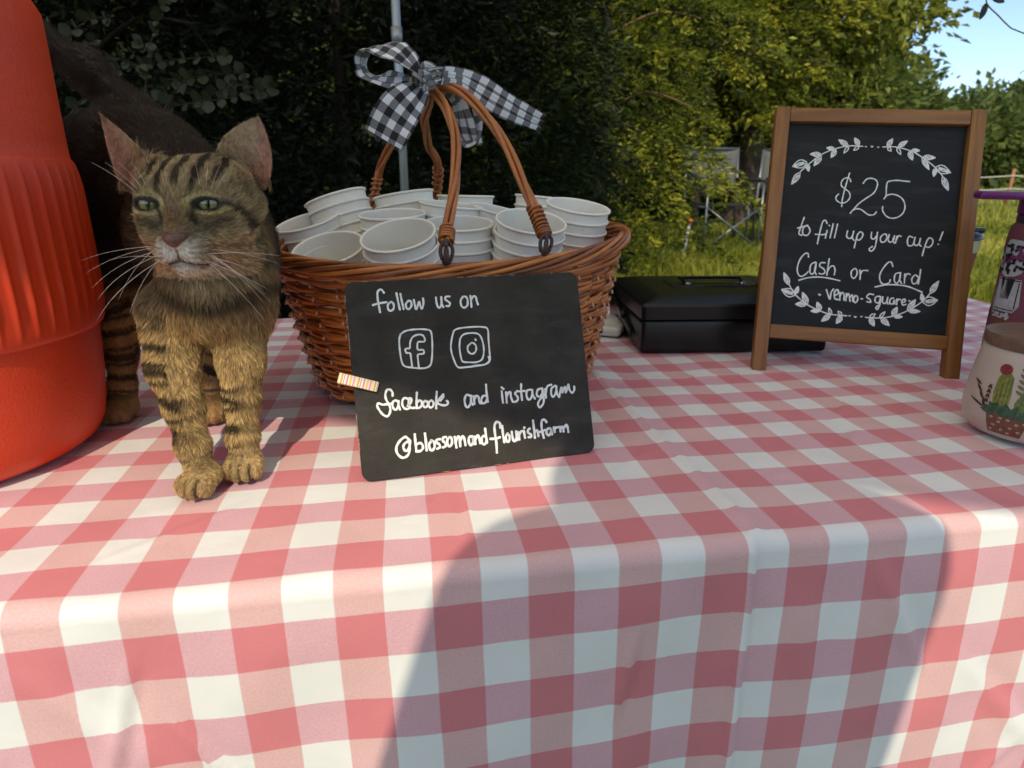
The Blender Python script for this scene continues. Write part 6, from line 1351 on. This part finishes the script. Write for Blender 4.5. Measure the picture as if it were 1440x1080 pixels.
for k, px_ in enumerate(tw):
    Yk = 1.42 + .05 * (k % 3); P = spline([at(x, y, Yk + .03 * i) - SO for i, (x, y) in enumerate(px_)], 8)
    if k < 5: P = [Vector((0, .05, .35 + .05 * k))] + P
    tb = MB().tube(P, [.0022 * (1 - .6 * i / len(P)) for i in range(len(P))], 5).build('twig', m_dkb, sh)
    i0 = 1 if k < 5 else 0; acc = 0
    for i in range(i0 + 1, len(P)):
        acc += (P[i] - P[i - 1]).length
        if acc > .019 or i == len(P) - 1:
            acc = 0
            for s in (-1, 1):
                t_ = (P[i] - P[i - 1]).normalized(); q = Vector((r2_.uniform(-.4, .4), -.5, r2_.uniform(.3, 1) * s)); d = (q - t_ * q.dot(t_) * .4).normalized()
                mb = MB(); round_leaf(mb, Vector((0, 0, 0)), Vector((1, 0, 0)), Vector((0, 0, 1)), 1, 1)
                if lmesh is None: lo_ = mb.build('leaf', lfm, sh); lmesh = lo_.data
                else: lo_ = bpy.data.objects.new('leaf', lmesh); COL.objects.link(lo_); lo_.parent = sh
                sz = r2_.uniform(.012, .030); nv = Vector((r2_.uniform(-.6, .6), -1, r2_.uniform(-.3, .8))); sx3 = d; sy3 = nv.cross(d).normalized(); sz3 = sx3.cross(sy3)
                lo_.matrix_local = Matrix.Translation(P[i]) @ Matrix((sx3, sy3, sz3)).transposed().to_4x4() @ Matrix.Diagonal((sz, sz * .9, sz, 1)); cnt_l += 1
# twig that hangs into the upper right corner
ht = thing('hanging_twig', 'thin twig with two dark leaves hanging into the sky at the upper right corner', 'twig', at(1440, -40, 1.5)); HO = Vector(ht.location)
MB().tube([p - HO for p in spline([at(1395, -25, 1.5), at(1387, 2, 1.5), at(1404, 22, 1.5), at(1420, 38, 1.5), at(1428, 42, 1.5), at(1438, 46, 1.5), at(1475, 60, 1.5)], 6)], .0014, 5).build('stem', m_twig, ht)
for (x, y, dx, dy, L_) in ((1388, 3, -.25, -1, .034), (1390, -8, .9, -.35, .04), (1393, -6, -.5, .9, .03)):
    mb = MB(); round_leaf(mb, at(x, y, 1.5) - HO, Vector((dx, 0, dy)).normalized(), Vector((.3, -1, .2)), L_, L_ * .5); mb.build('leaf', lfm, ht)

# ------------------------------------------------------------------ folding camp chairs on the grass, stake, fence
m_ct = M('grey_chair_tube', (.22, .23, .23), .35, .7); m_cf = M('grey_chair_fabric', (.12, .13, .12), .9, noise=(60, .15)); m_cd = M('black_chair_fabric', (.012, .014, .015), .9)
def chair(loc, rz, lab):
    t = thing('camp_chair', lab, 'chair', loc, rz, 'folding camp chairs on the grass')
    w = .27
    for s in (-1, 1):
        MB().tube([(s * w, .20, 0), (s * w, .22, .45), (s * (w - .01), .26, .93)], .012, 8).build('back_post', m_ct, t)
        MB().tube([(s * w, -.22, 0), (s * w, -.22, .62)], .012, 8).build('front_leg', m_ct, t)
        MB().bar((s * w, -.25, .64), (s * w, .24, .66), .045, .02).build('armrest', m_cd, t, bevel=.006)
        MB().tube([(s * w, -.22, .42), (s * w, .21, .42)], .010, 8).build('side_rail', m_ct, t)
        MB().tube([(s * w, -.22, .03), (s * w, .20, .03)], .009, 8).build('foot_rail', m_ct, t)
    MB().tube([(-w, -.22, .05), (w, -.22, .42)], .009, 8).build('cross_brace', m_ct, t); MB().tube([(w, -.235, .05), (-w, -.235, .42)], .009, 8).build('cross_brace', m_ct, t)
    MB().tube([(-w, .20, .05), (w, .21, .42)], .009, 8).build('cross_brace', m_ct, t); MB().tube([(-w, .26, .93), (w, .26, .93)], .011, 8).build('top_rail', m_ct, t)
    MB().box((0, 0, .43), (2 * w - .03, .42, .015)).build('seat', m_cd, t, bevel=.004)
    b_ = MB(); 
    for i in range(9):
        for j in range(7): x = -w + 2 * w * i / 8; z = .56 + .37 * j / 6; b_.v.append((x, .235 + .03 * (z - .45) + .035 * (1 - (2 * i / 8 - 1) ** 2), z))
    b_.f = [(i * 7 + j, (i + 1) * 7 + j, (i + 1) * 7 + j + 1, i * 7 + j + 1) for i in range(8) for j in range(6)]; o = b_.build('backrest', m_cf, t); sd = o.modifiers.new('s', 'SOLIDIFY'); sd.thickness = .006
    MB().box((-.02, .18, .60), (.36, .02, .14)).build('lumbar_pad', m_cd, t, bevel=.006)
    return t
c1_ = at(1010, 300, 6.3); chair((c1_.x - .02, 6.15, float(gz(np.array(c1_.x), np.array(6.2)))), math.radians(12), 'grey folding camp chair on the grass left of the sign')
chair((c1_.x + .62, 6.35, float(gz(np.array(c1_.x), np.array(6.3)))), math.radians(-28), 'folding camp chair mostly hidden by the left leg of the sign')
s1 = at(962, 338, 5.6); st_ = thing('garden_stake', 'short white stake with an orange knob standing in the grass beside the chair', 'stake', (s1.x, 5.6, s1.z - .16))
MB().tube([(0, 0, 0), (.035, 0, .30)], .011, 8).build('rod', m_white, st_); MB().lathe([(0, -.02), (.018, -.015), (.026, 0), (.018, .018), (0, .022)], 12, (.04, 0, .325)).build('knob', M('orange_plastic', (.6, .16, .02), .5), st_)
fn = thing('rope_fence', 'pale rope fence on weathered orange posts across the field', 'fence', (0, 0, -.45))
fa, fb_ = Vector((4.0, 13.0, 0)), Vector((30, 17.5, 0)); k = 9
for i in range(k):
    p = fa.lerp(fb_, i / (k - 1)); MB().tube([(p.x, p.y, -.05), (p.x + .01, p.y, .80)], .035, 8).build('post', M('weathered_orange_post', (.36, .16, .07), .8) if i == 0 else bpy.data.materials['weathered_orange_post'], fn)
for z in (.66, .40):
    P = []
    for i in range(k - 1):
        for j in range(6): q = fa.lerp(fb_, (i + j / 6) / (k - 1)); P.append((q.x, q.y - .04, z - .05 * 4 * (j / 6) * (1 - j / 6)))
    MB().tube(P, .012, 5).build('rope', M('pale_rope', (.6, .58, .5), .8), fn)
